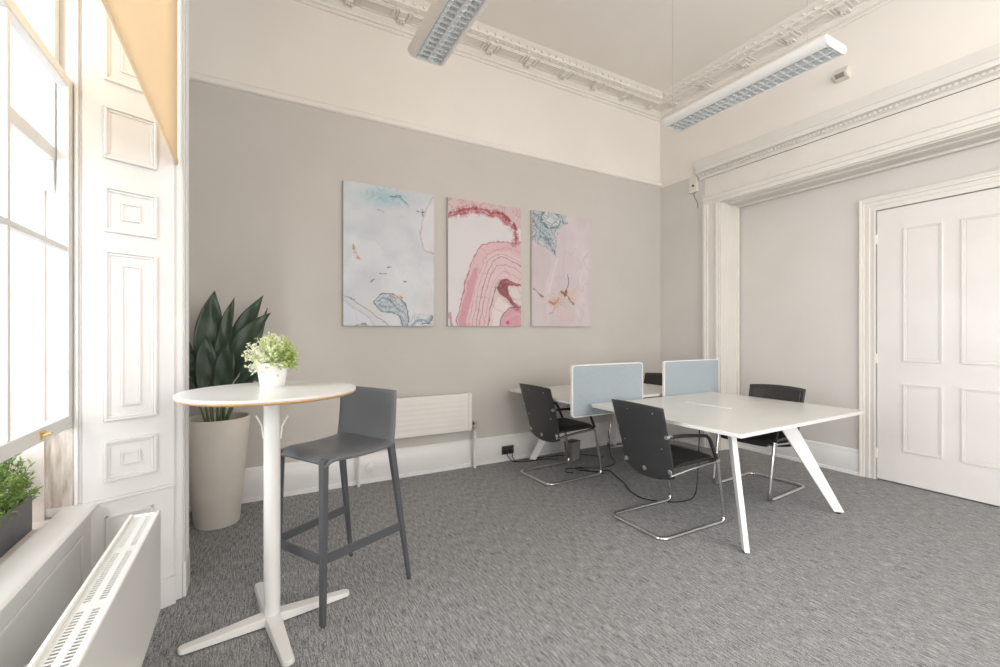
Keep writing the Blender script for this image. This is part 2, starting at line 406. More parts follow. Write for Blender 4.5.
# panelled shutters folded into the splayed reveals
def shutter(s, label):
    P = Vector((-0.35, WY + s * 1.06, 0)); d = Vector((-0.903, -0.430 * s, 0)); n = Vector((0.430, -0.903 * s, 0)) * 1.0
    mt = Matrix(((d.x, n.x, 0, P.x), (d.y, n.y, 0, P.y), (0, 0, 1, 0), (0, 0, 0, 1)))   # local x along splay, y out of the face
    t = thing('window_shutter', (0, 0, 0), 0, label, 'shutter', 'panelled window shutters')
    MB().box(0.002, 0.345, 0.0005, 0.014, 0.60, 3.94, mat=mt).build('board', M['white'], t, smooth=False)
    def pan(z0, z1, x0=0.078, x1=0.276, inner=True):
        b = MB()
        def fr(xa, xb, za, zb, t_, y0, y1):
            b.box(xa, xb, y0, y1, za, za + t_, mat=mt); b.box(xa, xb, y0, y1, zb - t_, zb, mat=mt)
            b.box(xa, xa + t_, y0, y1, za + t_, zb - t_, mat=mt); b.box(xb - t_, xb, y0, y1, za + t_, zb - t_, mat=mt)
        fr(x0, x1, z0, z1, 0.012, 0.014, 0.030); fr(x0 + 0.012, x1 - 0.012, z0 + 0.012, z1 - 0.012, 0.012, 0.014, 0.021)
        if inner:
            i = 0.062
            fr(x0 + i, x1 - i, z0 + i, z1 - i, 0.009, 0.014, 0.024)
            b.box(x0 + i + 0.009, x1 - i - 0.009, 0.014, 0.018, z0 + i + 0.009, z1 - i - 0.009, mat=mt)
        b.build('panel', M['white'], t, bevel=0.003)
    pan(0.677, 0.864); pan(0.952, 1.730); pan(1.812, 2.02); pan(2.145, 2.385, inner=False); pan(2.50, 3.25); pan(3.34, 3.54)
    # the plinth part below the sill line
    b = MB(); b.box(0.002, 0.335, 0.0005, 0.016, 0, 0.585, mat=mt)
    b.box(0.0, 0.335, 0.016, 0.026, 0.585, 0.60, mat=mt)
    b.box(0.0, 0.30, 0.016, 0.032, 0, 0.14, mat=mt)
    for (xa, xb, za, zb) in ((0.09, 0.27, 0.19, 0.52),):
        b.box(xa, xb, 0.016, 0.026, za, za + 0.014, mat=mt).box(xa, xb, 0.016, 0.026, zb - 0.014, zb, mat=mt).box(xa, xa + 0.014, 0.016, 0.026, za, zb, mat=mt).box(xb - 0.014, xb, 0.016, 0.026, za, zb, mat=mt)
    struct(b.build('trim_5' if s > 0 else 'trim_6', M['white'], bevel=0.003))
shutter(1, 'tall white panelled shutter folded against the window reveal beside the radiator')
shutter(-1, 'white panelled shutter folded on the camera side of the window')

# ------------------------------------------------------------------ back wall and right wall mouldings
struct(MB().prism([(YB, 3.285), (YB - 0.022, 3.29), (YB - 0.03, 3.305), (YB - 0.022, 3.318), (YB - 0.026, 3.33), (YB - 0.014, 3.345), (YB, 3.35)], XB, XR, 'x').build('trim_7', M['cream'], ang=60))
SK = [(0, 0), (0.032, 0.0), (0.032, 0.030), (0.024, 0.036), (0.016, 0.036), (0.020, 0.044), (0.020, 0.22), (0.014, 0.232), (0.016, 0.245), (0.008, 0.262), (0, 0.27)]
struct(MB().prism([(YB - a, z) for a, z in SK], XB, XR, 'x').build('baseboard_back', M['white'], ang=50))
b = MB()
b.prism([(XR - a, z) for a, z in SK], 3.455, YB - 0.026, 'y')
b.prism([(XA - a, z * 0.9) for a, z in SK], 2.03, AY1, 'y')
struct(b.build('baseboard_right', M['white'], ang=50))
b = MB(); b.prism([(XB + a, z) for a, z in SK], 2.94, YB - 0.026, 'y'); struct(b.build('baseboard_left', M['white'], ang=50))
# alcove pilaster casing and lintel
b = MB()
def cas(b, e, s):
    for a0, a1, t in ((0.0, 0.20, 0.016), (0.02, 0.05, 0.026), (0.14, 0.20, 0.030), (0.165, 0.20, 0.042)):
        ya, yb = sorted((e + s * a0, e + s * a1)); b.box(XR - t, XR, ya, yb, 0.0, AZ + (0.0))
    # reveal lining with a staff bead on its inner edge
    ya, yb = sorted((e, e - s * 0.012)); b.box(XR, XA, ya, yb, 0, AZ)
    ya, yb = sorted((e, e - s * 0.035)); b.box(XA - 0.05, XA - 0.02, ya, yb, 0, AZ)
    ya, yb = sorted((e, e - s * 0.022)); b.box(XR + 0.10, XR + 0.16, ya, yb, 0, AZ)
cas(b, AY1, 1); cas(b, AY0, -1)
b.box(XR, XA, AY0, AY1, AZ - 0.012, AZ)
b.box(XA - 0.05, XA - 0.02, AY0 + 0.035, AY1 - 0.035, AZ - 0.035, AZ); b.box(XR + 0.10, XR + 0.16, AY0 + 0.022, AY1 - 0.022, AZ - 0.022, AZ)
struct(b.build('trim_8', M['trim'], bevel=0.004))
# entablature above the alcove: architrave, frieze, enriched cornice
b = MB(); y0, y1 = AY0 - 0.22, AY1 + 0.205
b.prism([(XR, 2.87), (XR - 0.02, 2.87), (XR - 0.02, 2.91), (XR - 0.03, 2.915), (XR - 0.03, 2.955), (XR - 0.042, 2.965), (XR - 0.042, 2.983), (XR, 2.986)], y0, y1, 'y')
b.prism([(XR, 2.992), (XR - 0.014, 2.992), (XR - 0.014, 3.185), (XR, 3.185)], y0 + 0.02, y1 - 0.02, 'y')
prof = [(XR, 3.190), (XR - 0.022, 3.190), (XR - 0.026, 3.215), (XR - 0.045, 3.225), (XR - 0.05, 3.25), (XR - 0.09, 3.258), (XR - 0.092, 3.30), (XR - 0.10, 3.305), (XR - 0.108, 3.335), (XR - 0.13, 3.365), (XR - 0.135, 3.39), (XR, 3.395)]
b.prism(prof, y0, y1 + 0.05, 'y')
yv = y0 + 0.02
while yv < y1:            # egg enrichment along the bed mould
    b.box(XR - 0.062, XR - 0.045, yv, yv + 0.022, 3.226, 3.250); yv += 0.036
struct(b.build('trim_9', M['trim'], ang=40))
b = MB()
for ya, yb, z in ((y0, 3.05, 3.1875), (y0, 2.0, 2.989)):
    b.box(XR - 0.015, XR - 0.013, ya + 0.04, yb, z - 0.0022, z + 0.0022)
struct(b.build('trim_10', M['crack'], smooth=False))

# ceiling cornice with modillions, coffers and beads
def cornice(name, P0, du, dn, L, mitre0, mitre1):
    # P0 wall corner, du along the wall, dn into the room
    b = MB()
    def pt(u, n_, z): return (P0[0] + du[0] * u + dn[0] * n_, P0[1] + du[1] * u + dn[1] * n_, z)
    prof = [(0, 4.150), (0.012, 4.150), (0.018, 4.165), (0.012, 4.178), (0.03, 4.185), (0.03, 4.20), (0.055, 4.225), (0.06, 4.245), (0.20, 4.25), (0.20, 4.262), (0.255, 4.27), (0.262, 4.30), (0.285, 4.315), (0.30, ZC), (0, ZC)]
    n = len(prof)
    vs = [pt(mitre0 * a, a, z) for a, z in prof] + [pt(L - mitre1 * a, a, z) for a, z in prof]
    fs = [tuple(range(n)), tuple(range(n, 2 * n))] + [(i, (i + 1) % n, n + (i + 1) % n, n + i) for i in range(n)]
    b.add(vs, fs)
    u = 0.30; 
    def bx(u0, u1, n0, n1, z0, z1):
        vs = [pt(u_, n_, z) for z in (z0, z1) for n_ in (n0, n1) for u_ in (u0, u1)]
        b.add(vs, [(0, 2, 3, 1), (4, 5, 7, 6), (0, 1, 5, 4), (2, 6, 7, 3), (0, 4, 6, 2), (1, 3, 7, 5)])
    sp = 0.46
    while u < L - 0.2:
        # scrolled bracket with a leaf below it
        w_ = 0.075
        bx(u - w_ / 2, u + w_ / 2, 0.05, 0.195, 4.236, 4.25)
        bx(u - w_ / 2 + 0.01, u + w_ / 2 - 0.01, 0.055, 0.12, 4.222, 4.236)
        for k in range(3): bx(u - 0.034 + k * 0.026, u - 0.018 + k * 0.026, 0.055, 0.10, 4.212, 4.223)
        for s in (-1, 1): bx(u + s * 0.055 - 0.008, u + s * 0.055 + 0.008, 0.06, 0.19, 4.238, 4.25)
        # coffer frame between brackets
        a0, a1 = u + 0.09, u + sp - 0.09
        if a1 < L - 0.12:
            bx(a0, a1, 0.068, 0.078, 4.238, 4.25); bx(a0, a1, 0.180, 0.190, 4.238, 4.25)
            bx(a0, a0 + 0.01, 0.078, 0.18, 4.238, 4.25); bx(a1 - 0.01, a1, 0.078, 0.18, 4.238, 4.25)
        u += sp
    u = 0.28
    while u < L - 0.26:
        bx(u - 0.011, u + 0.011, 0.212, 0.240, 4.256, 4.266); bx(u + 0.034, u + 0.050, 0.262, 0.280, 4.284, 4.300)
        u += 0.092
    return struct(b.build(name, M['cream'], ang=30))
cornice('trim_11', (XR, YB), (-1, 0), (0, -1), XR - XL, 1, 0)
cornice('trim_12', (XR, YB), (0, -1), (-1, 0), YB - YF, 1, 0)

# ------------------------------------------------------------------ the door on the right wall
b = MB()
def casing(b, y0, y1, z1, w_, xw, prof):
    for a0, a1, t in prof:
        b.box(xw - t, xw, y0 - a1, y0 - a0, 0, z1 + a1); b.box(xw - t, xw, y1 + a0, y1 + a1, 0, z1 + a1); b.box(xw - t, xw, y0 - a0, y1 + a0, z1 + a0, z1 + a1)
casing(b, DY0, DY1, DZ, 0.12, XA, ((0.0, 0.125, 0.014), (0.0, 0.018, 0.022), (0.045, 0.065, 0.022), (0.085, 0.125, 0.028), (0.105, 0.125, 0.036)))
struct(b.build('trim_13', M['trim'], bevel=0.003))
dx = XA + 0.003
b = MB()
cols = [(1.452, 1.712), (1.08, 1.340), (0.75, 0.98)]
rows = [(0.30, 0.905), (1.10, 2.29)]
b.box(dx, dx + 0.04, DY0 + 0.004, DY1 - 0.004, 0.012, DZ - 0.004)
dr = struct(b.build('door_1', M['door'], smooth=False))
for c0, c1 in cols[:2] + [cols[2]]:
    for z0, z1 in rows:
        b = MB()
        frame_yz(b, dx - 0.010, dx, c0, c1, z0, z1, 0.012)
        frame_yz(b, dx - 0.005, dx, c0 + 0.012, c1 - 0.012, z0 + 0.012, z1 - 0.012, 0.012)
        b.box(dx - 0.003, dx, c0 + 0.03, c1 - 0.03, z0 + 0.03, z1 - 0.03)
        b.build('panel', M['door'], dr, bevel=0.002)
for z in (0.25, 1.12, 2.22):
    MB().tube([(dx - 0.008, DY1 - 0.004, z - 0.045), (dx - 0.008, DY1 - 0.004, z + 0.045)], 0.007, 8).build('hinge', M['trim'], dr)
b = MB().lathe([(0.0, 0), (0.026, 0.0), (0.026, 0.006), (0.01, 0.01), (0.01, 0.03), (0.024, 0.038), (0.028, 0.052), (0.02, 0.066), (0.0, 0.07)], 16)
b.v = [(dx - z, DY0 + 0.075 + x, 1.02 + y) for x, y, z in b.v]
b.build('door_knob', M['brass'], dr)

# ================================================================== ROLLER BLIND
t = thing('roller_blind', (-0.334, WY, 3.86), 0, 'apricot fabric roller blind pulled part way down over the tall window', 'blind')
MB().box(-0.0008, 0.0008, -1.045, 1.045, 2.225 - 3.86, 0.0).build('fabric', M['blind'], t, smooth=False)
MB().box(-0.006, 0.006, -1.046, 1.046, 2.20 - 3.86, 2.228 - 3.86).build('bottom_bar', M['blind'], t, bevel=0.003)
MB().tube([(-0.02, -1.05, 0.0), (-0.02, 1.05, 0.0)], 0.022, 16).build('roller', M['lac'], t)

# ================================================================== RADIATORS
def near_radiator():
    Y0, Y1 = 0.85, 2.30; x0, x1 = -0.437, -0.335; z0, z1 = 0.20, 0.618
    t = thing('radiator', (-0.385, 1.575, 0.0), 0, 'white double panel radiator with slotted top grille below the tall window', 'radiator')
    off = Vector((0.385, -1.575, 0))
    def T(b): b.v = [tuple(Vector(p) + off) for p in b.v]; return b
    T(MB().box(x1 - 0.014, x1, Y0, Y1, z0, z1)).build('front_panel', M['rad'], t, bevel=0.005)
    T(MB().box(x0, x0 + 0.014, Y0, Y1, z0, z1)).build('rear_panel', M['rad'], t, bevel=0.005)
    for ya, yb in ((Y0 + 0.002, Y0 + 0.012), (Y1 - 0.012, Y1 - 0.002)):
        T(MB().box(x0 + 0.014, x1 - 0.014, ya, yb, z0 + 0.02, z1 - 0.004)).build('end_cap', M['rad'], t, bevel=0.002)
    b = MB()
    xa, xb = x0 + 0.014, x1 - 0.014
    zt = z1 - 0.014
    b.box(xa, xa + 0.012, Y0 + 0.012, Y1 - 0.012, zt, zt + 0.003); b.box(xb - 0.012, xb, Y0 + 0.012, Y1 - 0.012, zt, zt + 0.003)
    b.box(xa + 0.028, xb - 0.028, Y0 + 0.012, Y1 - 0.012, zt, zt + 0.003)
    y = Y0 + 0.02
    while y < Y1 - 0.02:
        solid = abs((y - Y0) % 0.36) < 0.05
        b.box(xa + 0.012, xb - 0.012, y, y + (0.014 if solid else 0.006), zt, zt + 0.0028); y += 0.0145
    T(b).build('top_grille', M['rad'], t, smooth=False)
    b = MB(); y = Y0 + 0.03
    while y < Y1 - 0.03: b.box(xa, xb, y, y + 0.002, z0 + 0.03, zt - 0.01); y += 0.03
    T(b).build('convector_fins', M['rad'], t, smooth=False)
    for yv in (Y0 + 0.35, Y1 - 0.35):
        T(MB().box(-0.6305, x0, yv - 0.012, yv + 0.012, 0.26, 0.30)).build('wall_bracket', M['rad'], t)
near_radiator()

def far_radiator():
    X0, X1 = 0.86, 1.905; z0, z1 = 0.385, 0.755; yf = 4.0
    t = thing('radiator', ((X0 + X1) / 2, yf + 0.03, 0), 0, 'low white wall radiator with faint ribs between the bar stool and the desks', 'radiator')
    off = Vector((-(X0 + X1) / 2, -yf - 0.03, 0))
    def T(b): b.v = [tuple(Vector(p) + off) for p in b.v]; return b
    b = MB(); b.box(X0, X1, yf + 0.008, yf + 0.055, z0, z1)
    T(b).build('panel', M['rad2'], t, bevel=0.006)
    b = MB(); z = z0 + 0.03
    while z < z1 - 0.03: b.prism([(yf + 0.0081, z - 0.016), (yf + 0.0073, z - 0.008), (yf + 0.0073, z + 0.008), (yf + 0.0081, z + 0.016)], X0 + 0.05, X1 - 0.05, 'x'); z += 0.046
    T(b).build('ribs', M['rad2'], t)
    T(MB().box(X1 - 0.035, X1, yf, yf + 0.06, z0 + 0.0, z1 + 0.003)).build('end_strip', M['rad2'], t, bevel=0.004)
    T(MB().box(X0, X0 + 0.035, yf, yf + 0.06, z0 + 0.0, z1 + 0.003)).build('end_strip', M['rad2'], t, bevel=0.004)
    for xv in (X0 + 0.2, X1 - 0.2): T(MB().box(xv - 0.015, xv + 0.015, yf + 0.055, YB - 0.001, z0 + 0.05, z1 - 0.05)).build('wall_bracket', M['rad2'], t)
    # right feed pipe with valve, left pipe with valve
    for xv, zv in ((X1 + 0.045, z0 + 0.035), (X0 - 0.045, z0 + 0.035)):
        s = 1 if xv > X1 else -1
        p = T(MB().tube([(xv, yf + 0.03, 0.0), (xv, yf + 0.03, zv - 0.03)], 0.0115 if s < 0 else 0.014, 12)).build('pipe', M['rad2'], t)
        b = MB().tube([(xv, yf + 0.03, zv - 0.035), (xv, yf + 0.03, zv + 0.02)], 0.017, 12).tube([(xv, yf + 0.03, zv), (X1 if s > 0 else X0, yf + 0.03, zv)], 0.012, 12)
        b.lathe([(0.0, zv + 0.02), (0.019, zv + 0.02), (0.021, zv + 0.035), (0.015, zv + 0.045), (0, zv + 0.045)], 12, xv, yf + 0.03)
        T(b).build('valve', M['steel'], t)
far_radiator()

# ================================================================== TALL BAR TABLE
TX, TY = 0.078, 2.337
t = thing('bar_table', (TX, TY, 0), 0, 'tall round white bar table on a white column with four flat feet', 'table')
R = 0.374
MB().lathe([(0, 1.089), (R - 0.003, 1.089), (R, 1.086), (R, 1.081)], 96).lathe([(R, 1.0811), (R, 1.079)], 96).build('table_top', M['desk'], t, ang=30)
MB().lathe([(R - 0.0005, 1.0805), (R - 0.001, 1.073), (R - 0.012, 1.065), (R - 0.05, 1.061), (0, 1.061)], 96).build('wood_edge', M['ply'], t, ang=30)
MB().lathe([(0.0, 1.054), (0.13, 1.054), (0.13, 1.061), (0, 1.061)], 32).build('mounting_plate', M['lac'], t)
MB().lathe([(0.0, 0.03), (0.0355, 0.03), (0.0355, 1.054), (0.0, 1.054)], 40).build('column', M['lac'], t)
for a in (8, 98, 188, 278):
    ca, sa = math.cos(math.radians(a + 0)), math.sin(math.radians(a + 0))
    mt = Matrix(((ca, -sa, 0, 0), (sa, ca, 0, 0), (0, 0, 1, 0), (0, 0, 0, 1)))
    b = MB(); wd0, wd1 = 0.038, 0.026; L = 0.36
    pts = [(0.0, -wd0), (L - 0.02, -wd1)] + [(L - 0.02 + 0.02 * math.cos(q), wd1 * math.sin(q)) for q in (-1.1, -0.6, 0, 0.6, 1.1)] + [(L - 0.02, wd1), (0.0, wd0)]
    n = len(pts)
    vs = [mt @ Vector((x, y, 0.006)) for x, y in pts] + [mt @ Vector((x, y * (0.85), 0.048 - 0.022 * (x / L))) for x, y in pts]
    b.add(vs, [tuple(range(n - 1, -1, -1)), tuple(range(n, 2 * n))] + [(i, (i + 1) % n, n + (i + 1) % n, n + i) for i in range(n)])
    f = b.build('foot', M['lac'], t, bevel=0.004)
    MB().lathe([(0.016, 0.0), (0.016, 0.0065)], 12, ca * (L - 0.03), sa * (L - 0.03)).build('glide', M['blackp'], f)
for sx in (-1, 1):
    dv = Vector((0.874, -0.486, 0)) * sx
    b = MB().tube([dv * 0.040 + Vector((0, 0, 0.86)), dv * 0.046 + Vector((0, 0, 0.90)), dv * 0.046 + Vector((0, 0, 0.915)), dv * 0.075 + Vector((0, 0, 0.965))], 0.004, 8)
    b.build('bag_hook', M['lac'], t)

# small potted plant on it
t = thing('potted_plant', (0.085, 2.475, 1.089), 0, 'small bushy yellow-green plant in a white tapered pot on the round bar table', 'plant')
MB().lathe([(0, 0), (0.052, 0), (0.056, 0.004), (0.072, 0.108), (0.076, 0.110), (0.076, 0.118), (0.069, 0.118), (0.067, 0.095), (0, 0.095)], 40).build('pot', M['ceramic'], t, ang=40)
MB().lathe([(0.067, 0.0955), (0.03, 0.104), (0, 0.106)], 24).build('soil', M['soil'], t)
def sprigs(name, parent, mat, n, centre, rad, up, leaf, seed, pot_r=0.04, z0=0.1, sel=None, per=9):
    rnd = random.Random(seed); b = MB()
    for i in range(n):
        while True:
            d = Vector((rnd.uniform(-1, 1), rnd.uniform(-1, 1), rnd.uniform(-0.35, 1)))
            if 0.2 < d.length < 1 and (sel is None or sel(d)): break
        d = d.normalized() * rnd.uniform(0.75, 1.0)
        tip = Vector((centre[0] + d.x * rad[0], centre[1] + d.y * rad[1], centre[2] + d.z * rad[2]))
        base = Vector((centre[0] + d.x * pot_r * 0.7, centre[1] + d.y * pot_r * 0.7, z0))
        mid = (base + tip) / 2 + Vector((0, 0, up)); path = [base, mid, tip]
        b.tube(path, 0.0012, 3, cap=False)
        for k in range(per):
            u = 0.45 + 0.55 * (k + 1) / per
            p = base * (1 - u) ** 2 + mid * 2 * u * (1 - u) + tip * u * u
            q = Vector((rnd.uniform(-1, 1), rnd.uniform(-1, 1), rnd.uniform(-0.3, 1))).normalized()
            ax = q.cross(Vector((rnd.uniform(-1, 1), rnd.uniform(-1, 1), rnd.uniform(-1, 1)))).normalized()
            l, w_ = leaf[0] * rnd.uniform(0.7, 1.2), leaf[1] * rnd.uniform(0.7, 1.2)
            nn = q.cross(ax)
            b.add([p, p + q * l * 0.45 + ax * w_, p + q * l, p + q * l * 0.45 - ax * w_, p + q * l * 0.5 + nn * w_ * 0.35], [(0, 1, 4), (1, 2, 4), (2, 3, 4), (3, 0, 4)])
    return b.build(name, mat, parent)
f1 = sprigs('foliage', t, M['sprig'], 150, (0.012, 0, 0.14), (0.118, 0.12, 0.125), 0.01, (0.017, 0.0062), 3, sel=lambda d: d.x > -0.35)
f2 = sprigs('foliage', t, M['sprigp'], 105, (0, 0, 0.135), (0.138, 0.13, 0.135), 0.01, (0.015, 0.0055), 5, sel=lambda d: d.x < 0.25 or d.z > 0.75)
f2['label'] = 'pale cream-green leaves'

# ================================================================== TALL FLOOR PLANT
PX, PY = -0.225, 3.755
PX = -0.222
t = thing('potted_plant', (PX, PY, 0), 0, 'tall dark broad-leaved plant in a high tapered stone-coloured pot beside the shutter', 'plant')
MB().lathe([(0, 0), (0.134, 0), (0.140, 0.006), (0.205, 0.745), (0.203, 0.755), (0.192, 0.755), (0.188, 0.69), (0, 0.69)], 56).build('pot', M['pot'], t, ang=40)
MB().lathe([(0.188, 0.6905), (0.1, 0.705), (0, 0.71)], 28).build('soil', M['soil'], t)
def big_leaf(parent, base, mid, tip, width, facing, seed, fold=0.30):
    # an elliptical blade on a stalk: the stalk is the lower third of the bowed midrib
    B, Q, T = Vector(base), Vector(mid), Vector(tip); F = Vector(facing).normalized()
    cv = lambda u: B * (1 - u) ** 2 + Q * 2 * u * (1 - u) + T * u * u
    us = 0.30; n = 8
    st = MB().tube([cv(us * i / n) for i in range(n + 1)], [0.0085 - 0.0004 * i for i in range(n + 1)], 8)
    N = 18; rws = []
    for i in range(N + 1):
        v = i / N; u = us + (1 - us) * v; p = cv(u)
        tg = (cv(min(1, u + 0.01)) - cv(u - 0.01)).normalized(); side = tg.cross(F).normalized(); nrm = side.cross(tg).normalized()
        w_ = width * (math.sin(PI * (0.03 + 0.97 * v) ** 0.85)) ** 0.75 if v < 1 else 0.0006
        if v > 0.72: w_ *= 1 - 0.35 * ((v - 0.72) / 0.28) ** 2
        w_ = max(w_, 0.0006)
        rws.append([p + side * (k / 4) * w_ + nrm * ((abs(k / 4) ** 1.2) * w_ * fold + 0.005 * math.sin(v * 15 + k + seed)) for k in range(-4, 5)])
    vs = [q for r in rws for q in r]; fs = []
    for i in range(N):
        for k in range(8): fs.append((i * 9 + k, i * 9 + k + 1, (i + 1) * 9 + k + 1, (i + 1) * 9 + k))
    o = MB().add(vs, fs).build('leaf', M['leaf'], parent, ang=80)
    so = o.modifiers.new('solid', 'SOLIDIFY'); so.thickness = 0.0012
    st.build('leaf_stalk', M['stem'], o)
LV = [  # base x,y / mid x,y,z / tip x,y,z / half width / facing
    ((-0.03, 0.03), (-0.10, 0.02, 1.25), (-0.015, 0.0, 1.655), 0.090, (0.25, -1, 0.1)),
    ((0.00, 0.00), (0.00, -0.05, 1.25), (0.105, -0.03, 1.61), 0.048, (-0.2, -1, 0.15)),
    ((0.03, 0.03), (0.05, 0.03, 1.25), (0.29, 0.02, 1.635), 0.072, (-0.25, -1, 0.2)),
    ((0.04, -0.02), (0.05, -0.08, 1.24), (0.335, -0.07, 1.50), 0.080, (-0.1, -1, 0.55)),
    ((0.01, 0.05), (0.06, 0.07, 1.15), (0.165, 0.08, 1.47), 0.050, (0.1, -1, 0.0)),
    ((0.04, 0.05), (0.18, 0.09, 1.1), (0.32, 0.10, 1.55), 0.035, (0.5, -1, 0.1)),
    ((-0.05, 0.00), (-0.10, -0.02, 1.10), (-0.26, -0.02, 1.47), 0.030, (0.6, -1, 0.2)),
    ((-0.05, -0.02), (-0.10, -0.04, 1.18), (-0.28, -0.06, 1.22), 0.040, (0.1, -0.8, 0.8)),
    ((-0.02, -0.05), (-0.06, -0.09, 1.02), (-0.06, -0.13, 1.34), 0.070, (0.15, -1, 0.35)),
    ((0.02, -0.06), (0.03, -0.10, 1.02), (0.08, -0.14, 1.31), 0.065, (-0.1, -1, 0.35)),
    ((0.05, -0.03), (0.16, -0.08, 1.12), (0.27, -0.12, 1.00), 0.060, (0.1, -0.7, 0.7)),
    ((0.05, 0.02), (0.20, 0.02, 1.10), (0.33, 0.02, 1.07), 0.040, (0.0, -0.6, 0.8)),
    ((-0.03, 0.06), (-0.06, 0.10, 1.1), (0.06, 0.14, 1.46), 0.055, (0.1, -1, 0.1)),
    ((-0.06, -0.03), (-0.16, -0.06, 1.10), (-0.26, -0.12, 1.06), 0.040, (0.3, -0.8, 0.6)),
]
for i, (bb, mm, tt_, wd, fc) in enumerate(LV):
    big_leaf(t, (bb[0], bb[1], 0.70), mm, tt_, wd, fc, i)

# ================================================================== BAR STOOL
sx_, sy_ = (0.196 + 0.618) / 2, (2.35 + 2.584) / 2
fa = math.atan2(2.35 - 2.584, 0.196 - 0.618)      # facing the bar table
t = thing('bar_stool', (sx_, sy_, 0), fa, 'slate grey plastic bar stool with low backrest standing at the round bar table', 'stool')
SH = 0.775
# local x forward, y left
def surf(name, rows_, th, mat, parent, bevel=0.0):
    n = len(rows_[0]); b = MB()
    vs = [q for r in rows_ for q in r]; fs = []
    for i in range(len(rows_) - 1):
        for k in range(n - 1): fs.append((i * n + k, i * n + k + 1, (i + 1) * n + k + 1, (i + 1) * n + k))
    b.add(vs, fs); o = b.build(name, mat, parent, ang=60)
    s = o.modifiers.new('solid', 'SOLIDIFY'); s.thickness = th; s.offset = 0
    bv = o.modifiers.new('bevel', 'BEVEL'); bv.width = min(0.004, th * 0.4); bv.segments = 2; bv.limit_method = 'ANGLE'
    return o
rows_ = []
for i in range(15):
    u = i / 14; x = -0.168 + 0.408 * u
    hw = 0.222 - 0.030 * u
    z = SH - 0.008 * math.sin(PI * min(1, u * 1.1)) - (0.0 if u < 0.86 else 0.03 * ((u - 0.86) / 0.14) ** 2)
    rows_.append([Vector((x, hw * k / 6, z - 0.005 * (1 - (k / 6) ** 2) - (0.02 * (abs(k) / 6) ** 6))) for k in range(-6, 7)])
surf('seat', rows_, 0.020, M['stool'], t)
rows_ = []
for i in range(12):
    u = i / 11; z = SH - 0.02 + 0.29 * u; hw = 0.226 - 0.004 * u
    rows_.append([Vector((-0.168 - 0.012 * u ** 1.3 + 0.012 * (1 - u) ** 4 - 0.022 * (1 - (k / 6) ** 2) * u, hw * k / 6, z)) for k in range(-6, 7)])
surf('backrest', rows_, 0.014, M['stool'], t)
FR = {1: (0.238, 0.18), -1: (0.238, -0.18)}; RRp = {1: (-0.24, 0.235), -1: (-0.24, -0.235)}
for s in (1, -1):
    MB().taper((0.232, s * 0.172, SH - 0.012), (0.246, s * 0.184, 0.004), (0.030, 0.040), (0.026, 0.024)).build('leg', M['stool_dk'], t, bevel=0.004)
    MB().taper((-0.158, s * 0.205, SH - 0.012), (-0.262, s * 0.238, 0.004), (0.040, 0.026), (0.022, 0.018)).build('leg', M['stool_dk'], t, bevel=0.004)
    MB().box(-0.215, 0.22, s * 0.205 - 0.010 - (0.0), s * 0.205 + 0.010, SH - 0.045, SH - 0.015, mat=Matrix.Identity(4)).build('side_rail', M['stool_dk'], t, bevel=0.003) if False else None
b = MB()
P = fillet([(-0.222, 0.224, 0.305), (0.252, 0.187, 0.305), (0.252, -0.187, 0.305), (-0.222, -0.224, 0.305)], 0.04, 8)
P = [Vector(p) for p in P]
vs = []
for i, p in enumerate(P):
    tt = (P[min(i + 1, len(P) - 1)] - P[max(i - 1, 0)]).normalized(); nn = Vector((-tt.y, tt.x, 0))
    for a, z in ((-0.007, -0.021), (0.007, -0.021), (0.007, 0.021), (-0.007, 0.021)): vs.append(p + nn * a + Vector((0, 0, z)))
fs = [(3, 2, 1, 0), tuple((len(P) - 1) * 4 + k for k in range(4))]
for i in range(len(P) - 1):
    for k in range(4): fs.append((i * 4 + k, i * 4 + (k + 1) % 4, (i + 1) * 4 + (k + 1) % 4, (i + 1) * 4 + k))
b.add(vs, fs); b.build('footrest', M['stool_dk'], t, bevel=0.002)
for (px_, py_) in ((0.246, 0.184), (0.246, -0.184), (-0.262, 0.238), (-0.262, -0.238)):
    MB().lathe([(0.011, 0), (0.011, 0.006)], 10, px_, py_).build('glide', M['blackp'], t)

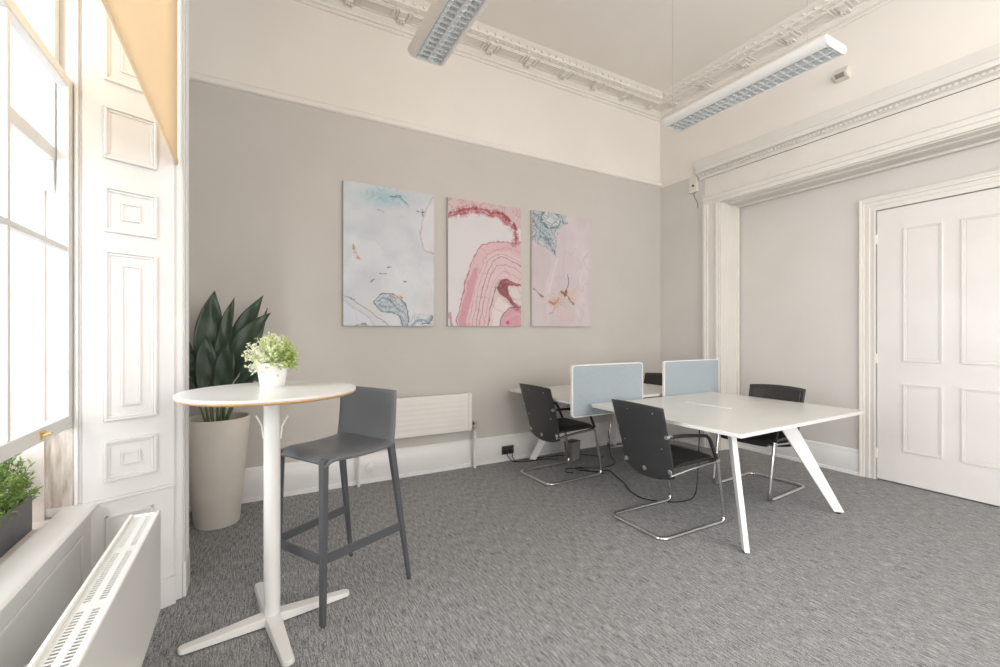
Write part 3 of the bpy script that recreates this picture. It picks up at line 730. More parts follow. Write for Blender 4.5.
# ================================================================== DESKS
def desk(loc, rz, L, W, label, flap=True, deskz=0.755, end=-1, off=-0.075, post=None):
    t = thing('desk', (*loc, 0), rz, label, 'desk', 'white office desks with angled legs')
    b = MB(); n = rrect(-L / 2, L / 2, -W / 2, W / 2, 0.012, 3)
    b.prism(n, deskz - 0.025, deskz, 'z'); b.build('desktop', M['desk'], t, bevel=0.002)
    # under-frame
    fx, fy, ox = 0.32, W / 2 - 0.33, off
    b = MB()
    for q in (1, -1): b.box(ox - fx, ox + fx, q * fy - 0.02, q * fy + 0.02, deskz - 0.066, deskz - 0.026)
    for k in (1, -1): b.box(ox + k * fx - 0.02, ox + k * fx + 0.02, -fy + 0.02, fy - 0.02, deskz - 0.066, deskz - 0.026)
    b.build('under_frame', M['lac'], t, bevel=0.003)
    q = end
    for k in (1, -1):
        top = Vector((ox + k * fx, q * fy, deskz - 0.027)); bot = Vector((ox + k * 0.595, q * (W / 2 - 0.055), 0.012))
        dv = Vector((k, q, 0)).normalized(); nv = Vector((-dv.y, dv.x, 0))
        def ring(c, a, w_): return [c - dv * a - nv * w_, c + dv * a - nv * w_, c + dv * a + nv * w_, c - dv * a + nv * w_]
        b = MB().add(ring(top, 0.062, 0.017) + ring(bot, 0.034, 0.015), [(0, 1, 2, 3), (7, 6, 5, 4), (0, 4, 5, 1), (1, 5, 6, 2), (2, 6, 7, 3), (3, 7, 4, 0)])
        lg = b.build('leg', M['lac'], t, bevel=0.004)
        MB().lathe([(0.014, 0), (0.014, 0.013)], 10, bot.x, bot.y).build('glide', M['blackp'], lg)
    # slim inner post carrying the end that meets the other desk
    px_ = ox + (post or 0)
    if post is not None: MB().box(px_ - 0.02, px_ + 0.02, -q * (W / 2 - 0.09) - 0.02, -q * (W / 2 - 0.09) + 0.02, 0, deskz - 0.026).build('leg', M['blackp'], t, bevel=0.004)
    MB().box(px_ - 0.0201, px_ + 0.0201, *sorted((-q * (W / 2 - 0.09), -q * fy)), deskz - 0.060, deskz - 0.028).build('cross_bar', M['blackp'], t)
    if flap:
        MB().box(-0.014, 0.014, -0.07, 0.33, deskz - 0.001, deskz + 0.0035).build('cable_flap', M['lac'], t, bevel=0.001)
    return t
desk((3.310, 2.265), math.radians(1.2), 1.62, 1.30, 'white office desk nearest the camera with splayed white legs')
desk((3.165, 3.515), math.radians(1.2), 1.62, 1.03, 'white office desk at the back, pushed up to the grey wall', flap=False, deskz=0.77, end=1, off=0.04, post=0.07)

def privacy(x0, x1, y, label):
    z0, z1 = 0.645, 1.085; th = 0.028
    t = thing('desk_screen', ((x0 + x1) / 2, y, z0), 0, label, 'desk screen', 'pale blue desk screens')
    hw = (x1 - x0) / 2; h = z1 - z0
    MB().prism(rrect(-hw + 0.008, hw - 0.008, 0.008, h - 0.008, 0.022), -th / 2, th / 2, 'y').build('fabric_panel', M['screen'], t, bevel=0.003)
    b = MB(); o_ = rrect(-hw, hw, 0, h, 0.028); i_ = rrect(-hw + 0.008, hw - 0.008, 0.008, h - 0.008, 0.022); n = len(o_)
    vs = [(x, yy, z) for yy in (-th / 2 + 0.001, th / 2 - 0.001) for x, z in o_] + [(x, yy, z) for yy in (-th / 2 + 0.001, th / 2 - 0.001) for x, z in i_]
    fs = []
    for i in range(n):
        j = (i + 1) % n
        fs += [(i, j, n + j, n + i), (i, 2 * n + i, 2 * n + j, j), (n + i, n + j, 3 * n + j, 3 * n + i)]
    b.add(vs, fs); b.build('edge_trim', M['lac'], t)
privacy(2.325, 3.145, 2.955, 'pale blue fabric desk screen on the left, overhanging the desk end')
privacy(3.43, 4.25, 2.955, 'pale blue fabric desk screen on the right, nearer the door alcove')

# ================================================================== CANTILEVER CHAIRS
def make_chair(label):
    # local x = forward (towards the desk), y = left, z up
    t = thing('office_chair', (0, 0, 0), 0, label, 'chair', 'black cantilever office chairs')
    hy = 0.235; r = 0.0138
    # one continuous chromed tube: arm front - down - floor - rear - floor - up
    def half(s): return [(0.235, s * hy, 0.47), (0.325, s * hy, r), (-0.31, s * hy, r)]
    P = fillet([half(1)[0], half(1)[1], half(1)[2], half(-1)[2], half(-1)[1], half(-1)[0]], 0.07, 8)
    MB().tube(P, r, 12).build('frame', M['chrome'], t)
    for s in (1, -1):
        # seat rail
        MB().tube([(0.24, s * hy, 0.452), (0.0, s * (hy - 0.012), 0.432), (-0.205, s * (hy - 0.02), 0.405)], 0.010, 10).build('seat_rail', M['chrome'], t)
        # black armrest post and arm
        a = fillet([(0.235, s * hy, 0.462), (0.150, s * hy, 0.640), (-0.10, s * hy, 0.668), (-0.235, s * (hy - 0.008), 0.668)], 0.05, 8)
        ar = MB().tube(a, 0.0145, 10, flat=(1.0, 0.8)).build('armrest', M['blackp'], t)
        MB().tube([(-0.215, s * (hy - 0.006), 0.668), (-0.262, s * (hy - 0.011), 0.668)], 0.0135, 10).build('arm_cap', M['steel'], ar)
        MB().lathe([(0, 0), (0.0, 0)], 3) if False else None
    # seat cushion
    rows_ = []; 
    b = MB(); N = 14; K = 12
    top = []; bot = []
    for i in range(N + 1):
        u = i / N; x = -0.172 + 0.442 * u
        hw = 0.222 * (1 - 0.10 * (max(0, u - 0.8) / 0.2) ** 2)
        zc = 0.462 + 0.012 * u - 0.032 * max(0, (u - 0.8) / 0.2) ** 2
        for k in range(K + 1):
            s = -1 + 2 * k / K; e = 0.018 * (abs(s) ** 6)
            top.append((x, hw * s, zc + 0.030 - e - 0.01 * (1 - s * s) * math.sin(PI * u) - 0.010 * (1 - min(1, u * 8))))
            bot.append((x, hw * s * 0.97, zc - 0.018 + e * 0.3))
    n = (N + 1) * (K + 1); fs = []
    for i in range(N):
        for k in range(K):
            a = i * (K + 1) + k; fs += [(a, a + 1, a + K + 2, a + K + 1), (n + a, n + a + K + 1, n + a + K + 2, n + a + 1)]
    for i in range(N):
        a = i * (K + 1); c = a + K; fs += [(a, a + K + 1, n + a + K + 1, n + a), (c, n + c, n + c + K + 1, c + K + 1)]
    for k in range(K): fs += [(k, n + k, n + k + 1, k + 1), (N * (K + 1) + k, N * (K + 1) + k + 1, n + N * (K + 1) + k + 1, n + N * (K + 1) + k)]
    b.add(top + bot, fs); b.build('seat', M['black'], t, bevel=0.006, ang=50)
    # back shell: rises from below the seat, leaning back, gently curved, bottom edge bowed
    def shell_rows(off, z0, z1, hw0, hw1, bow):
        R_ = []
        for i in range(15):
            u = i / 14; row = []
            for k in range(-6, 7):
                s = k / 6; zz = z0 + (z1 - z0) * u
                zz += -bow * (1 - s * s) * (1 - u) ** 2 + 0.012 * (1 - s * s) * u ** 3
                uu = (zz - 0.36) / 0.51
                x = -0.185 - 0.135 * max(0, uu) ** 1.15 + off
                x += -0.035 * (1 - s * s) * (0.35 + 0.65 * min(1, max(0, uu))) + 0.035
                hw = hw0 + (hw1 - hw0) * u
                row.append(Vector((x - 0.018, hw * s, zz)))
            R_.append(row)
        return R_
    sh = surf('backrest', shell_rows(0, 0.385, 0.865, 0.222, 0.240, 0.045), 0.012, M['shell'], t)
    surf('back_cushion', shell_rows(0.018, 0.47, 0.85, 0.205, 0.215, 0.0), 0.024, M['black'], t)
    for (yy, zz, rr) in ((0.200, 0.425, 0.017), (-0.200, 0.425, 0.017), (0.02, 0.40, 0.017), (0.17, 0.58, 0.004), (-0.17, 0.58, 0.005), (-0.16, 0.82, 0.004), (0.05, 0.825, 0.004)):
        uu = max(0, (zz - 0.36) / 0.51); s = yy / 0.23
        x = -0.185 - 0.135 * uu ** 1.15 - 0.035 * (1 - s * s) * (0.35 + 0.65 * min(1, uu)) + 0.017 - 0.006
        b = MB().lathe([(0, 0.0), (rr, 0.0), (rr, 0.004), (rr * 0.6, 0.007), (0, 0.007)], 14)
        b.v = [(x - z, yy + px_, zz + py_) for px_, py_, z in b.v]
        b.build('bolt', M['steel'], sh)
    for s in (1, -1):
        b = MB().lathe([(0, 0), (0.013, 0), (0.013, 0.01), (0, 0.012)], 12)
        b.v = [(0.235 + px_, s * hy + s * (0.008 + z), 0.458 + py_) for px_, py_, z in b.v]
        b.build('bolt', M['steel'], t)
    return t
proto = make_chair('black cantilever office chair nearest the camera, at the left edge of the front desk')
spots = [((2.62, 2.23), -1, None),
         ((2.575, 3.455), 2, 'black cantilever office chair by the grey wall, facing the back desk from the left'),
         ((3.89, 2.305), 184, 'black cantilever office chair tucked under the right side of the front desk near the alcove'),
         ((3.93, 3.68), 180, 'black cantilever office chair mostly hidden between the two blue screens at the back')]
for i, (p, a, lab) in enumerate(spots):
    o = proto if i == 0 else copy_tree(proto)
    o.location = (*p, 0); o.rotation_euler = (0, 0, math.radians(a))
    if lab: o['label'] = lab

# ================================================================== PENDANT LIGHT FITTINGS
def pendant(xc, y0, y1, label, wires):
    z0 = 3.185; L = y1 - y0; h = 0.066; hw = 0.135
    t = thing('pendant_light', (xc, (y0 + y1) / 2, z0), 0, label, 'ceiling light', 'louvred strip lights')
    ya, yb = -L / 2, L / 2
    # housing: closed top, rolled white side flanges
    b = MB()
    hl = 0.088
    outer = [(-hl - 0.007, 0.0), (-hl - 0.030, 0.012), (-hw, 0.036), (-hw - 0.003, 0.052), (-hw + 0.012, h), (hw - 0.012, h), (hw + 0.003, 0.052), (hw, 0.036), (hl + 0.030, 0.012), (hl + 0.007, 0.0)]
    b.prism(outer + [(hl, 0.0), (hl - 0.004, h - 0.010), (-hl + 0.004, h - 0.010), (-hl, 0.0)], ya + 0.012, yb - 0.012, 'y')
    b.build('housing', M['lac'], t, bevel=0.002)
    for e in (-1, 1):
        a, c = sorted((e * L / 2, e * (L / 2 - 0.012)))
        MB().prism(outer, a, c, 'y').build('end_cap', M['lac'], t, bevel=0.003)
    b = MB(); iw = hl - 0.002
    b.box(-0.006, 0.006, ya + 0.012, yb - 0.012, 0.001, 0.034)
    n = int((L - 0.05) / 0.048)
    for i in range(n + 1):
        y = ya + 0.02 + i * (L - 0.04) / n
        for sx in (-1, 1):
            a, c = sorted((sx * 0.006, sx * iw))
            b.prism([(y - 0.004, 0.002), (y + 0.004, 0.002), (y + 0.001, 0.032), (y - 0.001, 0.032)], a, c, 'x')
    for sx in (-1, 1):
        a, c = sorted((sx * (iw - 0.001), sx * (iw - 0.004))); b.box(a, c, ya + 0.012, yb - 0.012, 0.002, 0.034)
        a, c = sorted((sx * 0.045 - 0.0015, sx * 0.045 + 0.0015)); b.box(a, c, ya + 0.012, yb - 0.012, 0.006, 0.030)
    b.build('louvre', M['louvre'], t, smooth=False)
    for sx in (-1, 1): MB().tube([(sx * 0.045, ya + 0.02, 0.050), (sx * 0.045, yb - 0.02, 0.050)], 0.008, 12).build('lamp_tube', M['tube'], t)
    for wy_ in wires:
        y = wy_ - (y0 + y1) / 2
        wr = MB().tube([(-0.06, y, h), (-0.06, y, ZC - z0 - 0.012)], 0.0016, 6).build('suspension_wire', M['steel'], t)
        MB().lathe([(0, ZC - z0 - 0.012), (0.02, ZC - z0 - 0.012), (0.022, ZC - z0)], 16, -0.06, y).build('ceiling_cup', M['lac'], wr)
    return t
pendant(1.03, 1.50, 2.87, 'white louvred strip light hanging over the middle of the room, cut by the top edge', (1.72, 2.30))
pendant(3.30, 1.455, 2.74, 'white louvred strip light hanging over the desks on a thin wire', (1.60, 2.69))

# ================================================================== SMALL WALL ITEMS
t = thing('motion_sensor', (XR, 2.02, 3.70), 0, 'small beige wedge-shaped sensor high on the right wall above the cornice', 'sensor')
MB().prism([(0, 0.075), (-0.045, 0.060), (-0.085, 0.0), (-0.06, -0.035), (0, -0.045)], -0.055, 0.055, 'y').build('housing', M['plastic'], t, bevel=0.006)
MB().prism([(-0.0855, -0.002), (-0.0625, -0.034), (-0.066, -0.037), (-0.090, -0.004)], -0.035, 0.035, 'y').build('lens', M['bin'], t)
t = thing('wall_controller', (XR, 3.585, 3.165), 0, 'small ivory control box with a knob under the cornice end near the room corner', 'controller')
MB().box(-0.035, 0, -0.055, 0.055, -0.10, 0.085).build('case', M['plastic'], t, bevel=0.006)
b = MB().lathe([(0, 0), (0.014, 0), (0.012, 0.010), (0, 0.010)], 16); b.v = [(-0.035 - z, -0.005 + x, -0.02 + y) for x, y, z in b.v]; b.build('knob', M['socket'], t)
MB().tube(spline([(-0.02, -0.01, -0.10), (-0.012, 0.0, -0.14), (-0.012, -0.03, -0.20), (-0.012, -0.05, -0.25), (-0.012, -0.052, -0.30)]), 0.004, 8).build('wire', M['bin'], t)

ys = YB - 0.0205
t = thing('power_socket', (2.365, ys, 0.115), 0, 'dark double power socket with two black plugs on the baseboard', 'socket')
MB().box(-0.073, 0.073, -0.009, 0, -0.045, 0.045).build('faceplate', M['socket'], t, bevel=0.003)
for s in (-1, 1):
    MB().box(s * 0.034 - 0.022, s * 0.034 + 0.022, -0.040, -0.009, -0.034, 0.012).build('plug', M['blackp'], t, bevel=0.006)
    MB().box(s * 0.034 - 0.005, s * 0.034 + 0.005, -0.012, -0.009, 0.020, 0.036).build('switch', M['blackp'], t)
t = thing('pipe_cover_plate', (0.925, ys, 0.135), 0, 'round white blanking plate on the baseboard beside the left radiator pipe', 'plate')
b = MB().lathe([(0, 0), (0.042, 0), (0.042, 0.006), (0.034, 0.012), (0, 0.014)], 28); b.v = [(x, -z, y) for x, y, z in b.v]; b.build('disc', M['white'], t)
b = MB().lathe([(0, 0), (0.005, 0), (0.004, 0.002), (0, 0.002)], 10); b.v = [(x, -0.013 - z, y) for x, y, z in b.v]; b.build('screw', M['steel'], t)

def cable(pts, label, r=0.0045):
    o = MB().tube(spline(pts, 8), r, 8).build('cable', M['cable'])
    return tag(o, label, 'cable', 'black cables on the carpet under the desks')
r0 = 0.005
cable([(2.335, ys - 0.042, 0.085), (2.34, ys - 0.07, 0.05), (2.40, ys - 0.09, r0), (2.60, ys - 0.08, r0), (2.85, 3.98, r0), (3.15, 3.90, r0), (3.35, 3.70, r0)], 'black cable from the socket running along the baseboard under the back desk')
cable([(2.395, ys - 0.042, 0.085), (2.40, ys - 0.065, 0.03), (2.43, ys - 0.12, r0), (2.60, ys - 0.15, r0), (2.76, 3.92, r0), (2.84, 3.84, r0)], 'second black cable dropping from the socket and ending beside the bin')
cable([(3.35, 3.62, 0.30), (3.36, 3.60, 0.05), (3.33, 3.50, r0), (3.18, 3.40, r0), (3.00, 3.42, r0), (2.86, 3.52, r0), (2.80, 3.46, r0), (2.92, 3.33, r0), (3.05, 3.30, r0), (2.98, 3.10, r0), (2.92, 2.95, r0), (2.83, 2.80, r0), (2.78, 2.62, r0), (2.86, 2.48, r0), (3.02, 2.40, r0), (3.18, 2.42, 0.02), (3.27, 2.46, 0.15), (3.30, 2.47, 0.40), (3.30, 2.46, 0.68)], 'long black cable looping over the carpet from under the front desk to the back desk')
cable([(2.70, 3.40, r0), (2.66, 3.46, r0), (2.72, 3.54, r0), (2.84, 3.47, 0.012), (2.88, 3.38, r0), (2.95, 3.25, r0)], 'short black cable loop lying by the floor bar of the left back chair')
t = thing('waste_bin', (3.00, 3.80, 0), math.radians(20), 'small grey beige bin on the carpet under the back desk', 'bin')
b = MB(); o_ = rrect(-0.085, 0.085, -0.06, 0.06, 0.02); 
def scl(k): return [(x * k, y * k) for x, y in o_]
n = len(o_); vs = [(x, y, 0) for x, y in scl(0.88)] + [(x, y, 0.190) for x, y in scl(1)] + [(x, y, 0.190) for x, y in scl(0.95)] + [(x, y, 0.01) for x, y in scl(0.83)]
fs = [tuple(range(n - 1, -1, -1)), tuple(3 * n + k for k in range(n))]
for rr in range(3):
    for i in range(n): fs.append((rr * n + i, rr * n + (i + 1) % n, (rr + 1) * n + (i + 1) % n, (rr + 1) * n + i))
b.add(vs, fs); b.build('body', M['bin'], t)
b = MB(); k1 = [(x * 1.02, y * 1.03) for x, y in o_]; k0 = scl(0.93)
b.add([(x, y, z) for z in (0.183, 0.195) for x, y in k1] + [(x, y, z) for z in (0.183, 0.195) for x, y in k0], [f for i in range(n) for j in [(i + 1) % n] for f in ((i, j, n + j, n + i), (n + i, n + j, 3 * n + j, 3 * n + i), (2 * n + j, 2 * n + i, 3 * n + i, 3 * n + j), (i, 2 * n + i, 2 * n + j, j))])
b.build('rim', M['bin'], t)

# window box outside
t = thing('window_planter', (-0.865, 2.03, 0.556), 0, 'dark grey window box of bright green shrub on the ledge outside the open sash', 'planter')
b = MB(); hw, hl, h = 0.085, 0.46, 0.140
b.box(-hw, hw, -hl, hl, 0, 0.01)
b.box(-hw, -hw + 0.008, -hl, hl, 0.01, h).box(hw - 0.008, hw, -hl, hl, 0.01, h).box(-hw + 0.008, hw - 0.008, -hl, -hl + 0.008, 0.01, h).box(-hw + 0.008, hw - 0.008, hl - 0.008, hl, 0.01, h)
b.build('trough', M['planter'], t, bevel=0.002)
MB().box(-hw + 0.008, hw - 0.008, -hl + 0.008, hl - 0.008, 0.10, 0.125).build('soil', M['soil'], t, smooth=False)
for i in range(4):
    yy = -0.36 + i * 0.252
    sprigs('shrub', t, M['heath'], 130, (0.0, yy, 0.18), (0.115, 0.20, 0.185), 0.01, (0.026, 0.0036), 30 + i, pot_r=0.06, z0=0.12, per=15)

# ================================================================== MARBLED CANVASES
rng = np.random.RandomState(11)
NX, NY = 210, 320
U, V = np.meshgrid((np.arange(NX)) / (NX - 1), (np.arange(NY)) / (NY - 1))     # v down
ASP = 1.28 / 0.84
def vnoise(x, y, seed):
    r = np.random.RandomState(seed); G = r.rand(64, 64)
    xi = np.floor(x).astype(int); yi = np.floor(y).astype(int); fx = x - xi; fy = y - yi
    fx = fx * fx * (3 - 2 * fx); fy = fy * fy * (3 - 2 * fy)
    g = lambda a, b_: G[a % 64, b_ % 64]
    return (g(xi, yi) * (1 - fx) + g(xi + 1, yi) * fx) * (1 - fy) + (g(xi, yi + 1) * (1 - fx) + g(xi + 1, yi + 1) * fx) * fy
def fbm(x, y, seed, o=4):
    s = 0; a = 0.5
    for k in range(o): s = s + a * vnoise(x * 2 ** k, y * 2 ** k, seed + k); a *= 0.5
    return s / (1 - 0.5 ** o)
def lin(c): c = np.array(c) / 255.0 * 0.925; return np.where(c < 0.04045, c / 12.92, ((c + 0.055) / 1.055) ** 2.4)
def contour(n, k, w_):
    # thin marbling veins: level lines of a noise field
    f = n * k; d = np.abs(f - np.round(f)); gy, gx = np.gradient(f); g = np.hypot(gx, gy) + 1e-4
    return np.clip(w_ - d / g, 0, 1)
class Art:
    def __init__(s, base, seed, warp=0.012):
        s.seed = seed
        s.wu = U + warp * (fbm(U * 9, V * 9 * ASP, seed) - 0.5) * 2; s.wv = V + warp * (fbm(U * 9, V * 9 * ASP, seed + 9) - 0.5) * 2
        s.c = np.ones((NY, NX, 3)) * lin(base)
    def mix(s, m, col): m = np.clip(m, 0, 1)[..., None]; s.c = s.c * (1 - m) + lin(col) * m
    def cloud(s, col, scale, amt, seed, lo=0.5, hi=0.75, str_=(1, 1)):
        n = fbm(s.wu * scale * str_[0], s.wv * scale * ASP * str_[1], seed); s.mix(np.clip((n - lo) / (hi - lo), 0, 1) * amt, col)
    def dist(s, pts):
        P = [(p.x, p.y) for p in spline([(a, b_ * ASP, 0) for a, b_ in pts], 8)] if len(pts) > 2 else [(a, b_ * ASP) for a, b_ in pts]
        x, y = s.wu, s.wv * ASP; D = np.full(x.shape, 9.0)
        for (ax, ay), (bx, by) in zip(P[:-1], P[1:]):
            dx_, dy_ = bx - ax, by - ay; L2 = dx_ * dx_ + dy_ * dy_ + 1e-12
            tt = np.clip(((x - ax) * dx_ + (y - ay) * dy_) / L2, 0, 1)
            D = np.minimum(D, np.hypot(x - ax - tt * dx_, y - ay - tt * dy_))
        return D
    def stroke(s, pts, w_, col, amt=1.0, rag=0.5):
        D = s.dist(pts); n = fbm(U * 30, V * 30 * ASP, s.seed + 50)
        ww = np.maximum(w_ * (1 + rag * (n - 0.5) * 3), 1e-5); s.mix(np.clip(1.5 - D / ww, 0, 1) * amt, col)
    def veins(s, m, scale, k, col, amt, seed, w_=1.6):
        q = 0.12 * (fbm(U * scale, V * scale * ASP, seed + 3) - 0.5)
        s.mix(contour(fbm((U + q) * scale, (V + q) * scale * ASP, seed), k, w_) * m * amt, col)
    def near(s, pts, r): return np.clip(1 - s.dist(pts) / r, 0, 1) ** 0.5
    def inside(s, pts):
        k = s.c; s.c = np.zeros_like(k); s.poly(pts, (255, 255, 255)); m = np.clip(s.c[..., 0] * 3, 0, 1); s.c = k; return m
    def blob(s, cx, cy, rx, ry, col, amt=1.0, soft=0.6):
        d = np.sqrt(((s.wu - cx) / rx) ** 2 + ((s.wv - cy) / ry) ** 2); s.mix(np.clip((1 - d) / soft, 0, 1) * amt, col)
    def poly(s, pts, col, amt=1.0):
        x, y = s.wu, s.wv; ins = np.zeros(x.shape, bool); n = len(pts)
        for i in range(n):
            (x0, y0_), (x1, y1_) = pts[i], pts[(i + 1) % n]
            c_ = ((y0_ > y) != (y1_ > y)) & (x < (x1 - x0) * (y - y0_) / ((y1_ - y0_) + 1e-12) + x0); ins ^= c_
        s.mix(ins * amt, col)
def smooth_poly(pts, n=8): return [(p.x, p.y) for p in spline([(a, b_, 0) for a, b_ in pts], n)]

A1 = Art((212, 214, 220), 3, 0.02)
A1.cloud((226, 228, 232), 3, 0.8, 20, 0.4, 0.7); A1.cloud((196, 202, 212), 4, 0.5, 27, 0.5, 0.8); A1.cloud((222, 212, 214), 3, 0.5, 33, 0.55, 0.8)
A1.blob(0.42, 0.07, 0.34, 0.11, (158, 197, 208), 0.8, 0.9); A1.blob(0.2, 0.12, 0.2, 0.09, (196, 212, 220), 0.5, 0.9)
A1.poly(smooth_poly([(1.1, 0.0), (0.93, 0.10), (0.87, 0.2), (0.84, 0.32), (0.88, 0.42), (1.1, 0.48)]), (228, 222, 226), 0.8)
A1.stroke([(1.0, 0.02), (0.93, 0.10), (0.87, 0.2), (0.84, 0.32), (0.88, 0.42), (1.0, 0.46)], 0.006, (196, 160, 166), 0.8)
A1.stroke([(0.50, 0.06), (0.58, 0.065), (0.64, 0.09), (0.70, 0.12)], 0.008, (70, 120, 140), 0.8, 1); A1.stroke([(0.56, 0.05), (0.62, 0.06)], 0.006, (60, 110, 130), 0.8, 1)
A1.stroke([(0.80, 0.155), (0.84, 0.16), (0.88, 0.15)], 0.006, (95, 90, 100), 0.9, 1); A1.stroke([(0.86, 0.13), (0.865, 0.18)], 0.005, (110, 95, 100), 0.9, 1)
A1.stroke([(0.11, 0.44), (0.12, 0.48), (0.15, 0.52)], 0.014, (214, 158, 110), 0.8, 1); A1.stroke([(0.10, 0.43), (0.11, 0.49)], 0.005, (130, 90, 70), 0.8, 1); A1.stroke([(0.15, 0.525), (0.17, 0.53)], 0.005, (120, 80, 60), 0.8)
for q in ([(0.47, 0.57), (0.51, 0.568)], [(0.37, 0.625), (0.40, 0.62)], [(0.42, 0.615), (0.45, 0.61)], [(0.28, 0.69), (0.31, 0.68)], [(0.64, 0.675), (0.67, 0.675)], [(0.36, 0.17), (0.42, 0.18)]): A1.stroke(q, 0.004, (90, 92, 100), 0.8, 1)
A1.stroke([(0.17, 0.38), (0.3, 0.39), (0.45, 0.46)], 0.012, (205, 208, 216), 0.5)
sw = [(0.30, 0.83), (0.34, 0.79), (0.42, 0.77), (0.55, 0.78), (0.63, 0.82), (0.68, 0.88), (0.70, 0.95), (0.67, 1.02), (0.62, 1.0), (0.60, 0.93), (0.54, 0.895), (0.45, 0.90), (0.36, 0.88), (0.30, 0.83)]
A1.poly(smooth_poly(sw), (186, 196, 204), 0.8); A1.cloud((200, 214, 214), 10, 0.2, 70)
A1.stroke(sw[:8], 0.006, (88, 104, 122), 0.9, 0.8); A1.stroke(sw[8:], 0.007, (84, 116, 132), 0.9, 0.8)
A1.stroke([(0.34, 0.82), (0.42, 0.80), (0.5, 0.82), (0.56, 0.85)], 0.006, (110, 120, 134), 0.8); A1.stroke([(0.36, 0.85), (0.45, 0.86), (0.56, 0.86), (0.63, 0.90)], 0.006, (120, 150, 160), 0.8)
A1.stroke([(0.48, 0.79), (0.55, 0.80), (0.63, 0.80)], 0.011, (212, 164, 118), 0.9, 0.6); A1.stroke([(0.60, 0.785), (0.63, 0.80)], 0.005, (120, 96, 90), 0.8)
A1.stroke([(0.0, 0.79), (0.15, 0.85), (0.33, 0.93), (0.45, 0.99), (0.5, 1.02)], 0.005, (150, 152, 172), 0.9); A1.stroke([(0.0, 0.83), (0.15, 0.89), (0.3, 0.98), (0.36, 1.02)], 0.008, (190, 190, 208), 0.8)
A1.poly(smooth_poly([(0.0, 0.84), (0.15, 0.90), (0.3, 0.98), (0.36, 1.05), (0.0, 1.05)]), (222, 222, 236), 0.6)
A1.stroke([(0.74, 1.0), (0.80, 0.96), (0.87, 0.96), (0.93, 0.965), (0.98, 0.92)], 0.012, (118, 152, 166), 0.8, 0.8); A1.stroke([(0.86, 0.985), (0.94, 0.975), (0.99, 0.925)], 0.005, (66, 82, 96), 0.9, 0.8)
A1.stroke([(0.08, 1.0), (0.16, 0.99), (0.24, 1.0)], 0.006, (96, 106, 120), 0.8, 1)
A1.veins(A1.inside(smooth_poly(sw)), 5, 9, (96, 120, 134), 0.55, 71); A1.veins(np.clip(1 - np.hypot((U - 0.85) / 0.25, (V - 0.97) / 0.07), 0, 1) ** 0.4, 5, 10, (90, 128, 144), 0.6, 75)
A1.veins(np.clip(1 - np.hypot((U - 0.45) / 0.4, (V - 0.06) / 0.10), 0, 1), 4, 7, (120, 160, 176), 0.6, 77); A1.veins(np.clip(V * 0.6, 0, 1), 2.2, 3, (186, 188, 200), 0.5, 78)
A1.blob(0.92, 0.8, 0.2, 0.12, (214, 208, 206), 0.5, 0.9)

A2 = Art((226, 220, 222), 40, 0.022)
A2.cloud((214, 214, 218), 4, 0.5, 55, 0.45, 0.75)
Lm = [(0.10, 1.05), (0.13, 0.90), (0.22, 0.66), (0.30, 0.48), (0.40, 0.38), (0.52, 0.33), (0.72, 0.31), (0.88, 0.305), (1.05, 0.27)]
A2.poly(smooth_poly(Lm) + [(1.1, 1.1), (0.1, 1.1)], (222, 184, 190), 0.9)
A2.poly(smooth_poly([(0.24, 1.05), (0.28, 0.85), (0.38, 0.58), (0.48, 0.45), (0.62, 0.40), (0.85, 0.39), (1.05, 0.42)]) + [(1.1, 1.1)], (226, 200, 204), 0.9)
A2.poly(smooth_poly([(0.12, 1.05), (0.17, 0.86), (0.28, 0.60), (0.36, 0.52), (0.38, 0.58), (0.28, 0.84), (0.21, 1.05)]), (208, 134, 150), 0.6)
A2.stroke(Lm, 0.007, (190, 110, 124), 0.9, 0.8)
bands = [([(0.36, 1.02), (0.41, 0.82), (0.49, 0.62), (0.58, 0.49), (0.70, 0.435), (0.86, 0.45), (1.0, 0.48)], (176, 118, 130)),
         ([(0.41, 1.02), (0.46, 0.82), (0.54, 0.63), (0.63, 0.53), (0.74, 0.50), (0.88, 0.51), (1.0, 0.54)], (190, 140, 150)),
         ([(0.31, 1.02), (0.36, 0.80), (0.45, 0.58), (0.55, 0.46), (0.68, 0.415), (0.85, 0.42), (1.0, 0.45)], (206, 158, 166)),
         ([(0.47, 1.02), (0.52, 0.83), (0.59, 0.66), (0.68, 0.575), (0.80, 0.55), (1.0, 0.60)], (208, 160, 166)),
         ([(0.26, 1.02), (0.31, 0.82), (0.40, 0.58), (0.50, 0.44), (0.64, 0.38), (0.85, 0.365), (1.0, 0.37)], (214, 160, 170)),
         ([(0.52, 1.02), (0.55, 0.90), (0.60, 0.76), (0.64, 0.69)], (120, 66, 82))]
for q, c_ in bands: A2.stroke(q, 0.0055, c_, 0.9, 0.6)
A2.poly(smooth_poly([(0.58, 1.05), (0.60, 0.88), (0.66, 0.76), (0.75, 0.80), (0.9, 0.85), (1.05, 0.95), (1.05, 1.05)]), (232, 222, 224), 0.8)
A2.poly(smooth_poly([(0.66, 0.68), (0.72, 0.62), (0.80, 0.60), (0.90, 0.63), (1.05, 0.655), (0.95, 0.665), (0.86, 0.66), (0.81, 0.68), (0.82, 0.73), (0.88, 0.78), (0.96, 0.83), (1.03, 0.92), (0.95, 0.87), (0.84, 0.80), (0.74, 0.76), (0.66, 0.70)]), (140, 62, 62), 0.9)
A2.poly([(0.83, 0.68), (1.05, 0.67), (1.05, 0.86), (0.92, 0.78), (0.84, 0.73)], (226, 214, 214), 0.9)
A2.stroke([(0.70, 0.67), (0.76, 0.64), (0.86, 0.635), (1.0, 0.66)], 0.005, (200, 140, 130), 0.8); A2.stroke([(0.72, 0.70), (0.79, 0.75), (0.9, 0.81), (1.0, 0.9)], 0.005, (196, 130, 124), 0.8)
